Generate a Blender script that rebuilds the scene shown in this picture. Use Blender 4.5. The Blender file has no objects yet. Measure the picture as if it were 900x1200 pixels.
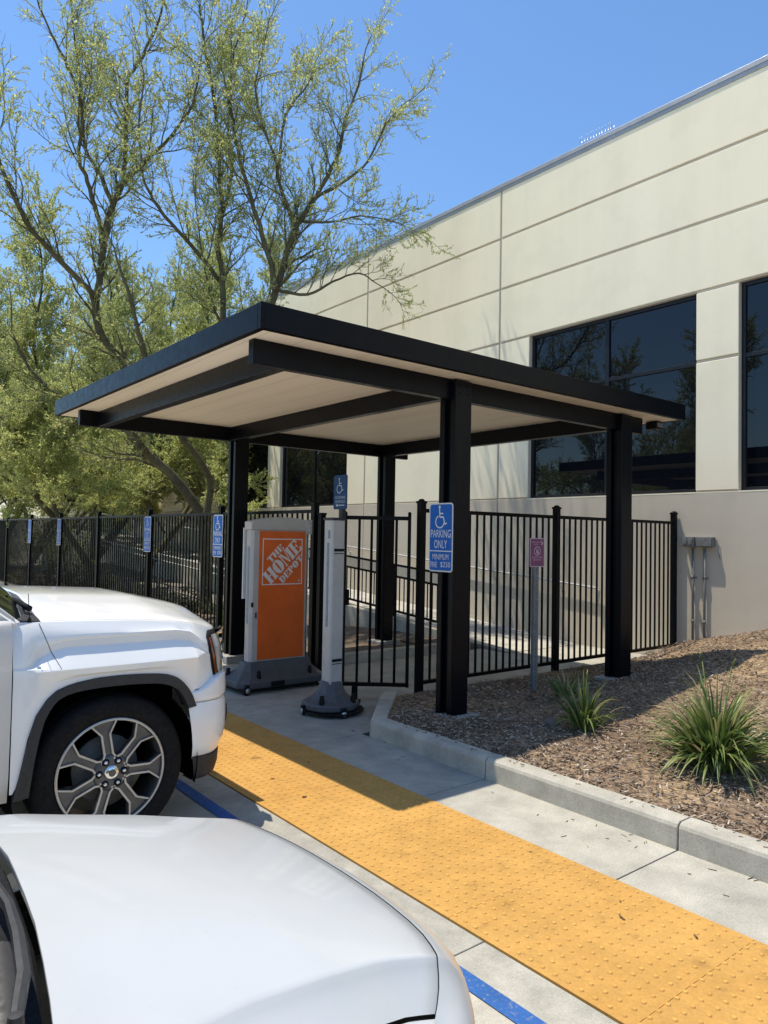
import bpy, bmesh, math, random
import numpy as np
from mathutils import Vector, Matrix
PI = math.pi
S = bpy.context.scene
COL = S.collection
rnd = random.Random(7)

# ------------------------------------------------------------------ materials
def new_mat(name):
    m = bpy.data.materials.new(name); m.use_nodes = True
    nt = m.node_tree; b = nt.nodes['Principled BSDF']
    return m, nt, b
def setin(b, **k):
    for n, v in k.items():
        n = n.replace('_', ' ')
        if n in b.inputs: b.inputs[n].default_value = v
def rgba(c): return (c[0], c[1], c[2], 1)
def tex_noise(nt, scale, detail=4, rough=.55, vec=None, stretch=None):
    n = nt.nodes.new('ShaderNodeTexNoise'); n.inputs['Scale'].default_value = scale
    n.inputs['Detail'].default_value = detail; n.inputs['Roughness'].default_value = rough
    if vec is None:
        tc = nt.nodes.new('ShaderNodeTexCoord'); vec = tc.outputs['Object']
    if stretch:
        mp = nt.nodes.new('ShaderNodeMapping'); mp.inputs['Scale'].default_value = stretch
        nt.links.new(vec, mp.inputs['Vector']); vec = mp.outputs['Vector']
    nt.links.new(vec, n.inputs['Vector'])
    return n
def ramp(nt, src, stops):
    r = nt.nodes.new('ShaderNodeValToRGB')
    e = r.color_ramp.elements
    while len(e) < len(stops): e.new(.5)
    for i, (p, c) in enumerate(stops):
        e[i].position = p; e[i].color = rgba(c) if not isinstance(c, float) else (c, c, c, 1)
    nt.links.new(src, r.inputs['Fac']); return r
def mixc(nt, fac, a, b, mode='MIX'):
    m = nt.nodes.new('ShaderNodeMix'); m.data_type = 'RGBA'; m.blend_type = mode
    for sock, v in ((m.inputs[0], fac), (m.inputs[6], a), (m.inputs[7], b)):
        if hasattr(v, 'is_output'): nt.links.new(v, sock)
        elif isinstance(v, (int, float)): sock.default_value = v
        else: sock.default_value = rgba(v)
    return m.outputs[2]
def bump(nt, b, h, strength=.3, dist=.01):
    n = nt.nodes.new('ShaderNodeBump'); n.inputs['Strength'].default_value = strength
    n.inputs['Distance'].default_value = dist
    nt.links.new(h, n.inputs['Height']); nt.links.new(n.outputs['Normal'], b.inputs['Normal'])
def plain(name, col, rough=.5, metal=0., var=.12, scale=6., bmp=0., coat=0., spec=.5):
    """a painted / plastic / metal surface with slight mottling and roughness wear"""
    m, nt, b = new_mat(name)
    setin(b, Roughness=rough, Metallic=metal, Coat_Weight=coat, Coat_Roughness=.05, Specular_IOR_Level=spec)
    n = tex_noise(nt, scale, 5)
    lo = tuple(max(0, x*(1-var)) for x in col); hi = tuple(min(1, x*(1+var)) for x in col)
    r = ramp(nt, n.outputs['Fac'], [(.3, lo), (.7, hi)])
    nt.links.new(r.outputs['Color'], b.inputs['Base Color'])
    n2 = tex_noise(nt, scale*3.1, 4)
    r2 = ramp(nt, n2.outputs['Fac'], [(.3, float(max(0.02, rough*.8))), (.75, float(min(1, rough*1.25)))])
    nt.links.new(r2.outputs['Color'], b.inputs['Roughness'])
    if bmp: bump(nt, b, n2.outputs['Fac'], bmp, .004)
    return m
def concrete(name, base, dark, scale=1.0, bmp=.25, spots=True, rough=.85):
    m, nt, b = new_mat(name); setin(b, Roughness=rough, Specular_IOR_Level=.3)
    big = tex_noise(nt, .9*scale, 6, .62); mid = tex_noise(nt, 5*scale, 6, .65); fine = tex_noise(nt, 130*scale, 3)
    c = ramp(nt, big.outputs['Fac'], [(.32, dark), (.62, base)])
    c2 = ramp(nt, mid.outputs['Fac'], [(.3, (.72, .72, .72)), (.7, (1.1, 1.1, 1.1))])
    o = mixc(nt, 1., c.outputs['Color'], c2.outputs['Color'], 'MULTIPLY')
    c3 = ramp(nt, fine.outputs['Fac'], [(.3, (.82, .82, .82)), (.7, (1.1, 1.1, 1.1))])
    o = mixc(nt, 1., o, c3.outputs['Color'], 'MULTIPLY')
    if spots:
        v = nt.nodes.new('ShaderNodeTexVoronoi'); v.inputs['Scale'].default_value = 3.3*scale
        tc = nt.nodes.new('ShaderNodeTexCoord'); nt.links.new(tc.outputs['Object'], v.inputs['Vector'])
        r = ramp(nt, v.outputs['Distance'], [(.03, (.45, .45, .45)), (.055, (1, 1, 1))])
        o = mixc(nt, .55, o, mixc(nt, 1., o, r.outputs['Color'], 'MULTIPLY'))
    nt.links.new(o, b.inputs['Base Color'])
    bump(nt, b, fine.outputs['Fac'], bmp, .003)
    return m
M = {}
M['black'] = plain('black_powder_coat', (.003, .0033, .0045), .42, 0, .25, 9, .05, 0, .12)
M['canopy'] = plain('canopy_black_paint', (.003, .0036, .006), .34, 0, .25, 5, .06, 0, .16)
M['steel'] = plain('galvanised_steel', (.28, .29, .30), .45, .85, .2, 30)
M['dullsteel'] = plain('weathered_conduit', (.17, .17, .165), .6, .0, .2, 18)
M['alu'] = plain('aluminium', (.55, .55, .56), .35, .9, .1, 20)
M['curb'] = concrete('kerb_concrete', (.50, .47, .39), (.41, .385, .325), 1.0, .4)
M['slab'] = concrete('walk_concrete', (.465, .44, .365), (.37, .352, .305), .7, .3)
M['band'] = concrete('band_concrete', (.46, .435, .365), (.37, .35, .30), 1.1, .4)
M['lot'] = concrete('lot_concrete', (.55, .51, .42), (.46, .43, .36), .9, .4)
M['ramp_shaded'] = concrete('shaded_ramp_concrete', (.24, .22, .19), (.17, .16, .14), .9, .4)  # darker copy of the ramp concrete, tree shade put into its colour
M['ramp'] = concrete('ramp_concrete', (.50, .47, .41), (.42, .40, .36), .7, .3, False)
M['footing'] = concrete('footing_concrete', (.40, .39, .36), (.32, .31, .29), 2, .4, False)
M['joint'] = plain('joint_dirt', (.045, .04, .033), .95, 0, .4, 30)
M['blue_line'] = None
def painted_line(name, col, under):
    m, nt, b = new_mat(name); setin(b, Roughness=.7)
    n = tex_noise(nt, 9, 8, .7); n2 = tex_noise(nt, 60, 4, .7)
    r = ramp(nt, n.outputs['Fac'], [(.28, (0, 0, 0)), (.36, (1, 1, 1))])
    r2 = ramp(nt, n2.outputs['Fac'], [(.33, (.3, .3, .3)), (.45, (1, 1, 1))])
    f = mixc(nt, 1., r.outputs['Color'], r2.outputs['Color'], 'MULTIPLY')
    v = ramp(nt, tex_noise(nt, 3, 5).outputs['Fac'], [(.3, tuple(x*.8 for x in col)), (.7, tuple(min(1, x*1.15) for x in col))])
    nt.links.new(mixc(nt, f, under, v.outputs['Color']), b.inputs['Base Color'])
    bump(nt, b, n2.outputs['Fac'], .3, .002); return m
M['blue_line'] = painted_line('blue_road_paint', (.018, .105, .34), (.22, .24, .28))
# yellow detectable warning surface: scuffed, stained at random
def yellow():
    m, nt, b = new_mat('yellow_warning_tile'); setin(b, Roughness=.62, Specular_IOR_Level=.35)
    big = tex_noise(nt, 1.6, 6, .6); mid = tex_noise(nt, 7.5, 7, .7); fine = tex_noise(nt, 75, 4, .6)
    c = ramp(nt, big.outputs['Fac'], [(.3, (.50, .265, .062)), (.65, (.585, .325, .085))])
    c2 = ramp(nt, mid.outputs['Fac'], [(.27, (.52, .50, .50)), (.40, (.88, .89, .90)), (.62, (1.0, 1.0, 1.0)), (.75, (1.10, 1.14, 1.22))])
    o = mixc(nt, 1., c.outputs['Color'], c2.outputs['Color'], 'MULTIPLY')
    c3 = ramp(nt, fine.outputs['Fac'], [(.3, (.86, .86, .86)), (.7, (1.06, 1.06, 1.06))])
    o = mixc(nt, 1., o, c3.outputs['Color'], 'MULTIPLY')
    v = nt.nodes.new('ShaderNodeTexVoronoi'); v.inputs['Scale'].default_value = 2.7
    tc = nt.nodes.new('ShaderNodeTexCoord')
    w = nt.nodes.new('ShaderNodeVectorMath'); w.operation = 'ADD'
    sc = nt.nodes.new('ShaderNodeVectorMath'); sc.operation = 'SCALE'; sc.inputs['Scale'].default_value = .12
    nt.links.new(mid.outputs['Color'], sc.inputs[0]); nt.links.new(tc.outputs['Object'], w.inputs[0]); nt.links.new(sc.outputs[0], w.inputs[1])
    nt.links.new(w.outputs[0], v.inputs['Vector'])
    r = ramp(nt, v.outputs['Distance'], [(.045, (.42, .40, .40)), (.07, (.72, .71, .72)), (.15, (1, 1, 1))])
    o = mixc(nt, .8, o, mixc(nt, 1., o, r.outputs['Color'], 'MULTIPLY'))
    nt.links.new(o, b.inputs['Base Color']); bump(nt, b, fine.outputs['Fac'], .25, .002); return m
M['yellow'] = yellow(); M['yellow_worn_lit'] = plain('scuffed_lit_dome_top', (.60, .315, .07), .55, 0, .22, 22)  # dome tops paler: some wear, plus a sun highlight painted in
def stucco(name, a, c, streak=.25):
    m, nt, b = new_mat(name); setin(b, Roughness=.9, Specular_IOR_Level=.2)
    big = tex_noise(nt, .35, 5, .6); st = tex_noise(nt, 1.0, 6, .6, stretch=(1, 1.3, .12)); fine = tex_noise(nt, 45, 5, .6); patch = tex_noise(nt, 1.3, 4)
    o = ramp(nt, big.outputs['Fac'], [(.35, a), (.65, c)]).outputs['Color']
    s = ramp(nt, st.outputs['Fac'], [(.36, (1-streak,)*3), (.55, (1, 1, 1))])
    o = mixc(nt, .6, o, mixc(nt, 1., o, s.outputs['Color'], 'MULTIPLY'))
    p = ramp(nt, patch.outputs['Fac'], [(.40, (.975, .975, .965)), (.5, (1.01, 1.01, 1.0))])
    o = mixc(nt, 1., o, p.outputs['Color'], 'MULTIPLY')
    nt.links.new(o, b.inputs['Base Color']); bump(nt, b, fine.outputs['Fac'], .18, .004); return m
M['cream'] = stucco('cream_stucco', (.955, .85, .63), (.975, .88, .665), .08)
M['greige'] = stucco('greige_stucco', (.57, .50, .40), (.63, .56, .455), .14)
M['coping'] = plain('coping_metal', (.42, .42, .42), .5, .5, .12, 3)
M['frame'] = plain('dark_bronze_frame', (.012, .013, .017), .35, .3, .2, 8)
def glassmat():
    m, nt, b = new_mat('tinted_window_glass'); setin(b, Base_Color=(.004, .005, .008, 1), Roughness=.012, IOR=1.5, Specular_IOR_Level=.5)
    n = tex_noise(nt, .55, 2); bump(nt, b, n.outputs['Fac'], .035, .05); return m
M['glass'] = glassmat()
M['tint'] = plain('vehicle_glass', (.012, .016, .015), .03, 0, .1, 2, 0, 0, .6)
def soffit():
    m, nt, b = new_mat('cream_soffit_panel'); setin(b, Roughness=.55)
    tc = nt.nodes.new('ShaderNodeTexCoord')
    st = tex_noise(nt, 2.2, 5, .6, stretch=(1, .14, 1)); n = tex_noise(nt, 14, 4)
    o = ramp(nt, st.outputs['Fac'], [(.32, (.80, .725, .60)), (.66, (.90, .83, .70))]).outputs['Color']
    wv = nt.nodes.new('ShaderNodeTexWave'); wv.wave_type = 'BANDS'; wv.bands_direction = 'X'; wv.wave_profile = 'SAW'
    wv.inputs['Scale'].default_value = 1.05; wv.inputs['Distortion'].default_value = 0
    nt.links.new(tc.outputs['Object'], wv.inputs['Vector'])
    r = ramp(nt, wv.outputs['Fac'], [(.0, (.62, .6, .57)), (.05, (1, 1, 1)), (.95, (1, 1, 1)), (1., (.75, .73, .7))])
    o = mixc(nt, .5, o, mixc(nt, 1., o, r.outputs['Color'], 'MULTIPLY'))
    nt.links.new(o, b.inputs['Base Color']); bump(nt, b, r.outputs['Color'], .4, .004); return m
M['soffit'] = soffit()
M['sign_white'] = plain('sign_white', (.62, .63, .63), .5, 0, .08, 14)
M['sign_blue'] = plain('sign_blue', (.006, .105, .42), .5, 0, .12, 14, 0, 0, .25)
M['sign_navy'] = plain('sign_navy', (.006, .04, .125), .5, 0, .15, 14, 0, 0, .25)
M['sign_pale'] = plain('sign_pale_lettering', (.36, .42, .48), .5, 0, .12, 14)
M['pink'] = plain('faded_magenta', (.19, .055, .115), .55, 0, .28, 10)
M['pink_pale'] = plain('faded_pink_lettering', (.55, .38, .45), .55, 0, .1, 10)
M['orange'] = plain('orange_panel', (.70, .125, .015), .42, 0, .1, 5)
M['kiosk'] = plain('light_grey_plastic', (.46, .445, .42), .5, 0, .09, 6)
M['kiosk_base'] = plain('slate_grey_plastic', (.075, .079, .088), .55, 0, .15, 12, .08)
M['strip'] = plain('pale_blue_strip', (.13, .21, .30), .3, 0, .1, 5)
M['logo_white'] = plain('logo_white', (.72, .71, .69), .5, 0, .04, 9)
M['rubber'] = plain('black_rubber', (.0075, .0075, .008), .8, 0, .25, 20, .1, 0, .25)
M['plastic'] = plain('dark_trim_plastic', (.026, .025, .025), .6, 0, .18, 25, .06)
M['rail_white'] = plain('galvanised_handrail', (.40, .395, .38), .5, .1, .12, 10)
def carpaint(name, col):
    m, nt, b = new_mat(name); setin(b, Base_Color=rgba(col), Roughness=.32, Coat_Weight=1., Coat_Roughness=.03, Coat_IOR=1.5)
    n = tex_noise(nt, 3.5, 6, .65); n2 = tex_noise(nt, 60, 4, .7)
    r = ramp(nt, n.outputs['Fac'], [(.3, tuple(x*.955 for x in col)), (.7, col)])
    r2 = ramp(nt, n2.outputs['Fac'], [(.24, (.86, .85, .83)), (.34, (1, 1, 1))])
    nt.links.new(mixc(nt, 1., r.outputs['Color'], r2.outputs['Color'], 'MULTIPLY'), b.inputs['Base Color'])
    rr = ramp(nt, n.outputs['Fac'], [(.3, .03), (.7, .075)]); nt.links.new(rr.outputs['Color'], b.inputs['Coat Roughness'])
    return m
M['truck_white'] = carpaint('truck_white_paint', (.88, .87, .845))
M['car_white'] = carpaint('car_white_paint', (.53, .54, .535)); M['car_white'].node_tree.nodes['Principled BSDF'].inputs['Coat Weight'].default_value = .5
M['well'] = plain('wheel_well_liner', (.003, .003, .003), .95, 0, .2, 9, 0, 0, .05)
M['chrome'] = plain('chrome', (.75, .75, .76), .08, 1., .03, 4)
M['rim'] = plain('grey_alloy', (.105, .105, .108), .42, .55, .18, 12)
M['rim_edge'] = plain('machined_alloy', (.42, .42, .415), .35, .7, .08, 10)
M['seam'] = plain('panel_gap', (.012, .012, .013), .9, 0, .1, 5)
def lensmat():
    m, nt, b = new_mat('headlight_lens'); setin(b, Base_Color=(.45, .44, .40, 1), Roughness=.12, Metallic=.1, Coat_Weight=1.)
    w = nt.nodes.new('ShaderNodeTexWave'); w.inputs['Scale'].default_value = 5; w.inputs['Distortion'].default_value = 3
    tc = nt.nodes.new('ShaderNodeTexCoord'); nt.links.new(tc.outputs['Object'], w.inputs['Vector'])
    r = ramp(nt, w.outputs['Fac'], [(.1, (.30, .29, .26)), (.8, (.60, .58, .52))]); nt.links.new(r.outputs['Color'], b.inputs['Base Color']); return m
M['lens'] = lensmat()
M['amber'] = plain('amber_reflector', (.24, .06, .012), .15, 0, .3, 30, 0, 1.)
def island(name, stops, rough=.8, trans=0., spec=.3):
    """colour that differs from one leaf / chip / blade to the next"""
    m, nt, b = new_mat(name); setin(b, Roughness=rough, Specular_IOR_Level=spec)
    g = nt.nodes.new('ShaderNodeNewGeometry')
    r = ramp(nt, g.outputs['Random Per Island'], stops); nt.links.new(r.outputs['Color'], b.inputs['Base Color'])
    if trans:
        t = nt.nodes.new('ShaderNodeBsdfTranslucent'); nt.links.new(r.outputs['Color'], t.inputs['Color'])
        mx = nt.nodes.new('ShaderNodeMixShader'); mx.inputs[0].default_value = trans
        nt.links.new(b.outputs[0], mx.inputs[1]); nt.links.new(t.outputs[0], mx.inputs[2])
        nt.links.new(mx.outputs[0], nt.nodes['Material Output'].inputs['Surface'])
    return m
M['leaf'] = island('feathery_leaf', [(0, (.34, .39, .12)), (.5, (.50, .55, .20)), (.85, (.63, .65, .29)), (1, (.70, .62, .18))], .6, .6)
M['blade'] = island('strap_leaf', [(0, (.05, .085, .02)), (.45, (.115, .175, .04)), (.75, (.21, .26, .075)), (.88, (.30, .31, .12)), (1, (.46, .36, .19))], .42, .3, .4)
M['shrub_leaf'] = island('shrub_leaf', [(0, (.04, .055, .02)), (.6, (.08, .10, .035)), (1, (.17, .17, .08))], .6, .3)
def bark():
    m, nt, b = new_mat('green_brown_bark'); setin(b, Roughness=.9, Specular_IOR_Level=.2)
    n = tex_noise(nt, 3, 6, .65); f = tex_noise(nt, 40, 5, .65, stretch=(1, 1, .25))
    o = ramp(nt, n.outputs['Fac'], [(.3, (.075, .066, .042)), (.6, (.15, .135, .075)), (.75, (.20, .20, .10))]).outputs['Color']
    r = ramp(nt, f.outputs['Fac'], [(.3, (.6, .6, .6)), (.7, (1.15, 1.15, 1.15))])
    nt.links.new(mixc(nt, 1., o, r.outputs['Color'], 'MULTIPLY'), b.inputs['Base Color']); bump(nt, b, f.outputs['Fac'], .5, .01); return m
M['bark'] = bark(); M['twig'] = plain('green_twig_bark', (.21, .20, .095), .85, 0, .3, 3, 0, 0, .2)
def mulch():
    m, nt, b = new_mat('bark_mulch_ground'); setin(b, Roughness=.95, Specular_IOR_Level=.15)
    n = tex_noise(nt, 1.1, 6, .65); v = nt.nodes.new('ShaderNodeTexVoronoi'); v.inputs['Scale'].default_value = 55; v.inputs['Randomness'].default_value = 1
    tc = nt.nodes.new('ShaderNodeTexCoord'); mp = nt.nodes.new('ShaderNodeMapping'); mp.inputs['Scale'].default_value = (1, .45, 1); mp.inputs['Rotation'].default_value = (0, 0, .5)
    nt.links.new(tc.outputs['Object'], mp.inputs['Vector']); nt.links.new(mp.outputs['Vector'], v.inputs['Vector'])
    f = tex_noise(nt, 60, 6, .7)
    o = ramp(nt, n.outputs['Fac'], [(.34, (.19, .135, .092)), (.5, (.275, .20, .135)), (.66, (.39, .285, .175))]).outputs['Color']
    hs = nt.nodes.new('ShaderNodeSeparateColor'); nt.links.new(v.outputs['Color'], hs.inputs[0])
    r = ramp(nt, hs.outputs[0], [(0, (.45, .42, .4)), (.6, (.95, .93, .9)), (1, (1.5, 1.45, 1.4))])
    o = mixc(nt, .8, o, mixc(nt, 1., o, r.outputs['Color'], 'MULTIPLY'))
    r2 = ramp(nt, f.outputs['Fac'], [(.3, (.55, .55, .55)), (.7, (1.25, 1.25, 1.25))])
    o = mixc(nt, 1., o, r2.outputs['Color'], 'MULTIPLY')
    nt.links.new(o, b.inputs['Base Color'])
    bump(nt, b, mixc(nt, .5, f.outputs['Color'], v.outputs['Color']), .9, .02); return m
M['mulch'] = mulch()
M['chip'] = island('wood_chip', [(0, (.06, .042, .03)), (.35, (.17, .122, .085)), (.72, (.33, .25, .175)), (.93, (.52, .43, .33)), (1, (.66, .58, .48))], .9)
M['earth'] = plain('dry_earth', (.12, .085, .058), .95, 0, .4, 5, .6)
M['litter'] = island('dry_leaf', [(0, (.05, .035, .025)), (.6, (.16, .10, .05)), (1, (.28, .20, .10))], .9)
M['stone'] = plain('grey_rock', (.16, .13, .11), .9, 0, .35, 6, .6)

# ------------------------------------------------------------------ mesh helper
class MB:
    def __init__(s): s.v = []; s.f = []; s.mi = []; s.sm = []
    def add(s, vs, fs, mi=0, smooth=False):
        o = len(s.v); s.v.extend([tuple(map(float, p)) for p in vs])
        for f in fs: s.f.append(tuple(i+o for i in f)); s.mi.append(mi); s.sm.append(smooth)
        return s
    def box(s, x0, x1, y0, y1, z0, z1, mi=0):
        return s.add([(x0, y0, z0), (x1, y0, z0), (x1, y1, z0), (x0, y1, z0), (x0, y0, z1), (x1, y0, z1), (x1, y1, z1), (x0, y1, z1)],
                     [(3, 2, 1, 0), (4, 5, 6, 7), (0, 1, 5, 4), (1, 2, 6, 5), (2, 3, 7, 6), (3, 0, 4, 7)], mi)
    def beam(s, a, b, w, h, mi=0, up=(0, 0, 1)):
        """rectangular bar from a to b"""
        a = Vector(a); b = Vector(b); d = (b-a).normalized(); u = Vector(up)
        if abs(d.dot(u)) > .99: u = Vector((0, 1, 0))
        r = d.cross(u).normalized(); u = r.cross(d)
        vs = [p+r*(sx*w/2)+u*(sy*h/2) for p in (a, b) for sx, sy in ((-1, -1), (1, -1), (1, 1), (-1, 1))]
        return s.add(vs, [(0, 1, 2, 3), (7, 6, 5, 4), (0, 4, 5, 1), (1, 5, 6, 2), (2, 6, 7, 3), (3, 7, 4, 0)], mi)
    def tube(s, pts, rad, n=8, mi=0, cap=True, smooth=True):
        P = [Vector(p) for p in pts]; k = len(P)
        R = rad if hasattr(rad, '__len__') else [rad]*k
        vs = []; prev = None
        for i in range(k):
            d = (P[min(k-1, i+1)]-P[max(0, i-1)])
            d = d.normalized() if d.length > 1e-9 else Vector((0, 0, 1))
            if prev is None:
                u = Vector((0, 0, 1)) if abs(d.z) < .9 else Vector((1, 0, 0))
                u = (u-d*u.dot(d)).normalized()
            else:
                u = prev-d*prev.dot(d); u = u.normalized() if u.length > 1e-6 else d.orthogonal().normalized()
            prev = u; w = d.cross(u)
            for j in range(n):
                a = 2*PI*j/n; vs.append(P[i]+(u*math.cos(a)+w*math.sin(a))*R[i])
        fs = [(i*n+j, i*n+(j+1) % n, (i+1)*n+(j+1) % n, (i+1)*n+j) for i in range(k-1) for j in range(n)]
        s.add(vs, fs, mi, smooth)
        if cap:
            o = len(s.v)-len(vs)
            s.f.append(tuple(o+j for j in reversed(range(n)))); s.mi.append(mi); s.sm.append(False)
            s.f.append(tuple(o+(k-1)*n+j for j in range(n))); s.mi.append(mi); s.sm.append(False)
        return s
    def lathe(s, prof, n=24, c=(0, 0, 0), axis='z', mi=0, smooth=True):
        """prof: list of (radius, height along axis)"""
        vs = []
        for r, h in prof:
            for j in range(n):
                a = 2*PI*j/n; x, y = r*math.cos(a), r*math.sin(a)
                p = {'z': (x, y, h), 'y': (x, h, y), 'x': (h, x, y)}[axis]
                vs.append((p[0]+c[0], p[1]+c[1], p[2]+c[2]))
        k = len(prof)
        fs = [(i*n+j, i*n+(j+1) % n, (i+1)*n+(j+1) % n, (i+1)*n+j) for i in range(k-1) for j in range(n)]
        s.add(vs, fs, mi, smooth)
        return s
    def grid(s, rows, mi=0, smooth=True, closed=False):
        n = len(rows[0]); vs = [p for r in rows for p in r]
        fs = []
        for i in range(len(rows)-1):
            for j in range(n if closed else n-1):
                j2 = (j+1) % n; fs.append((i*n+j, i*n+j2, (i+1)*n+j2, (i+1)*n+j))
        return s.add(vs, fs, mi, smooth)
    def prism(s, poly, f0, f1, mi=0):
        """poly: 2-D points; f0/f1 map (u,v) to the two end faces"""
        n = len(poly); a = [f0(u, v) for u, v in poly]; b = [f1(u, v) for u, v in poly]
        return s.add(a+b, [tuple(range(n)), tuple(reversed(range(n, 2*n)))]+[(i, i+n, (i+1) % n+n, (i+1) % n) for i in range(n)], mi)
    def build(s, name, mats, parent=None, off=None, bevel=0, seg=2, sub=0, recalc=True, solid=0, auto=None):
        me = bpy.data.meshes.new(name)
        vs = s.v if off is None else [(p[0]-off[0], p[1]-off[1], p[2]-off[2]) for p in s.v]
        me.from_pydata(vs, [], s.f)
        mats = mats if isinstance(mats, (list, tuple)) else [mats]
        for m in mats: me.materials.append(m)
        me.polygons.foreach_set('material_index', s.mi); me.polygons.foreach_set('use_smooth', s.sm)
        if recalc and len(s.f) < 60000:
            bm = bmesh.new(); bm.from_mesh(me)
            bmesh.ops.remove_doubles(bm, verts=bm.verts, dist=1e-6) if recalc == 'weld' else None
            bmesh.ops.recalc_face_normals(bm, faces=bm.faces); bm.to_mesh(me); bm.free()
        me.update()
        o = bpy.data.objects.new(name, me); COL.objects.link(o)
        if parent is not None: o.parent = parent
        if off is not None and parent is None: o.location = off
        if solid:
            md = o.modifiers.new('solid', 'SOLIDIFY'); md.thickness = solid; md.offset = -1
        if sub:
            md = o.modifiers.new('sub', 'SUBSURF'); md.levels = sub; md.render_levels = sub
        if bevel:
            md = o.modifiers.new('bevel', 'BEVEL'); md.width = bevel; md.segments = seg; md.limit_method = 'ANGLE'; md.angle_limit = math.radians(40)
        return o
def tag(o, label=None, cat=None, group=None, kind=None):
    for k, v in (('label', label), ('category', cat), ('group', group), ('kind', kind)):
        if v: o[k] = v
    return o
def thing(name, label, cat, loc=(0, 0, 0), rz=0, group=None):
    o = bpy.data.objects.new(name, None); COL.objects.link(o); o.empty_display_size = .2
    o.location = loc; o.rotation_euler = (0, 0, rz); return tag(o, label, cat, group)
def structure(name, mb, mats, **k):
    return tag(mb.build(name, mats, **k), kind='structure')
KIDS = {}
def copy_tree(o, parent=None):
    c = o.copy(); COL.objects.link(c)
    if parent is not None: c.parent = parent
    for ch in list(o.children): copy_tree(ch, c)
    return c
def lerp(a, b, t): return a+(b-a)*t
def sst(t): t = max(0., min(1., t)); return t*t*(3-2*t)
def pw(x, xs, ys):
    if x <= xs[0]: return ys[0]
    for i in range(len(xs)-1):
        if x <= xs[i+1]: return lerp(ys[i], ys[i+1], (x-xs[i])/(xs[i+1]-xs[i]))
    return ys[-1]
def smooth_pw(x, xs, ys):
    return float(np.interp(x, xs, ys))
# ------------------------------------------------------------------ flat lettering
_tc = {}
def text2d(t):
    if t not in _tc:
        cu = bpy.data.curves.new('lettering', 'FONT'); cu.body = t; cu.size = 1; cu.resolution_u = 3
        o = bpy.data.objects.new('lettering', cu); COL.objects.link(o); bpy.context.view_layer.update()
        me = o.to_mesh(); vs = [(v.co.x, v.co.y) for v in me.vertices]; fs = [tuple(p.vertices) for p in me.polygons]
        o.to_mesh_clear(); bpy.data.objects.remove(o); bpy.data.curves.remove(cu)
        a = np.array(vs); lo = a.min(0); hi = a.max(0)
        _tc[t] = ([((x-lo[0])/(hi[0]-lo[0])-.5, (y-lo[1])/(hi[1]-lo[1])-.5) for x, y in vs], fs)
    return _tc[t]
def letter(mb, t, cx, cz, w, h, y, mi):
    """text centred at (cx, cz) in the local XZ plane, facing -Y"""
    vs, fs = text2d(t)
    mb.add([(cx+u*w, y, cz+v*h) for u, v in vs], fs, mi)
def stroke(mb, pts, wd, y, mi):
    for i in range(len(pts)-1):
        a = Vector((pts[i][0], pts[i][1])); b = Vector((pts[i+1][0], pts[i+1][1])); d = (b-a)
        if d.length < 1e-7: continue
        d.normalize(); n = Vector((-d.y, d.x))*wd/2; e = d*wd*.18
        q = [a-e+n, b+e+n, b+e-n, a-e-n]; yy = y-.00006*(i % 5)
        mb.add([(p.x, yy, p.y) for p in q], [(0, 1, 2, 3)], mi)
def disc(mb, cx, cz, r, y, mi, n=14):
    mb.add([(cx+r*math.cos(2*PI*k/n), y, cz+r*math.sin(2*PI*k/n)) for k in range(n)], [tuple(range(n))], mi)
def rrect(w, h, r, n=5):
    p = []
    for cx, cz, a0 in ((w/2-r, h/2-r, 0), (-w/2+r, h/2-r, 90), (-w/2+r, -h/2+r, 180), (w/2-r, -h/2+r, 270)):
        for k in range(n+1):
            a = math.radians(a0+90*k/n); p.append((cx+r*math.cos(a), cz+r*math.sin(a)))
    return p
def wheelchair(mb, cx, cz, s, y, mi):
    """international symbol of access, height about s"""
    P = lambda x, z: (cx+x*s, cz+z*s)
    disc(mb, *P(-.06, .44), .062*s, y, mi)
    w = .062*s
    stroke(mb, [P(-.06, .36), P(-.03, .02), P(.17, .02), P(.27, -.27), P(.37, -.23)], w, y-.0003, mi)
    stroke(mb, [P(-.045, .17), P(.16, .17)], w*.9, y-.0009, mi)
    arc = [P(-.03+.25*math.cos(a), -.17+.25*math.sin(a)) for a in [math.radians(112+k*(345-112)/16) for k in range(17)]]
    stroke(mb, arc, w*.9, y-.0012, mi)
def plate(mb, w, h, cz, r, y0, y1, mi, cx=0):
    p = [(u+cx, v+cz) for u, v in rrect(w, h, r)]
    mb.prism(p, lambda u, v: (u, y0, v), lambda u, v: (u, y1, v), mi)
# ------------------------------------------------------------------ ground
WALL_X = 9.95
def terrain_z(x, y):
    t = max(0, x-4.05)/3.93; h = .375*t**1.55 if t < 1 else .375+.12*sst((t-1)/.6)
    g_ = 1-sst((y-3.45)/lerp(1.55, 2.5, max(0, min(1, (x-6)/4))))
    z = .13+h*g_+.09*sst((x-8)/2)*sst((5.95-y)/.6)
    z += .012*math.sin(x*3.1+y*1.7)+.009*math.sin(x*7.3-y*5.1)*sst((x-4)/.3)
    return z
g = MB(); g.add([(-150, -150, -.03), (150, -150, -.03), (150, 150, -.03), (-150, 150, -.03)], [(0, 1, 2, 3)])
structure('ground', g, M['lot'])
p = MB(); p.box(-30, 2.012, -30, 40, -.2, .0); p.box(2.013, 2.096, -30, 40, -.2, -.0005)
structure('parking_lot', p, M['lot'])
l = MB(); l.add([(2.012, -20, .004), (2.097, -20, .004), (2.097, 34, .004), (2.012, 34, .004)], [(0, 1, 2, 3)])
structure('blue_road_marking', l, M['blue_line'])
b = MB()
for i in range(-5, 12): b.box(2.0975, 2.303, i*3.05-.9, i*3.05+2.144, -.2, .002)
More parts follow.
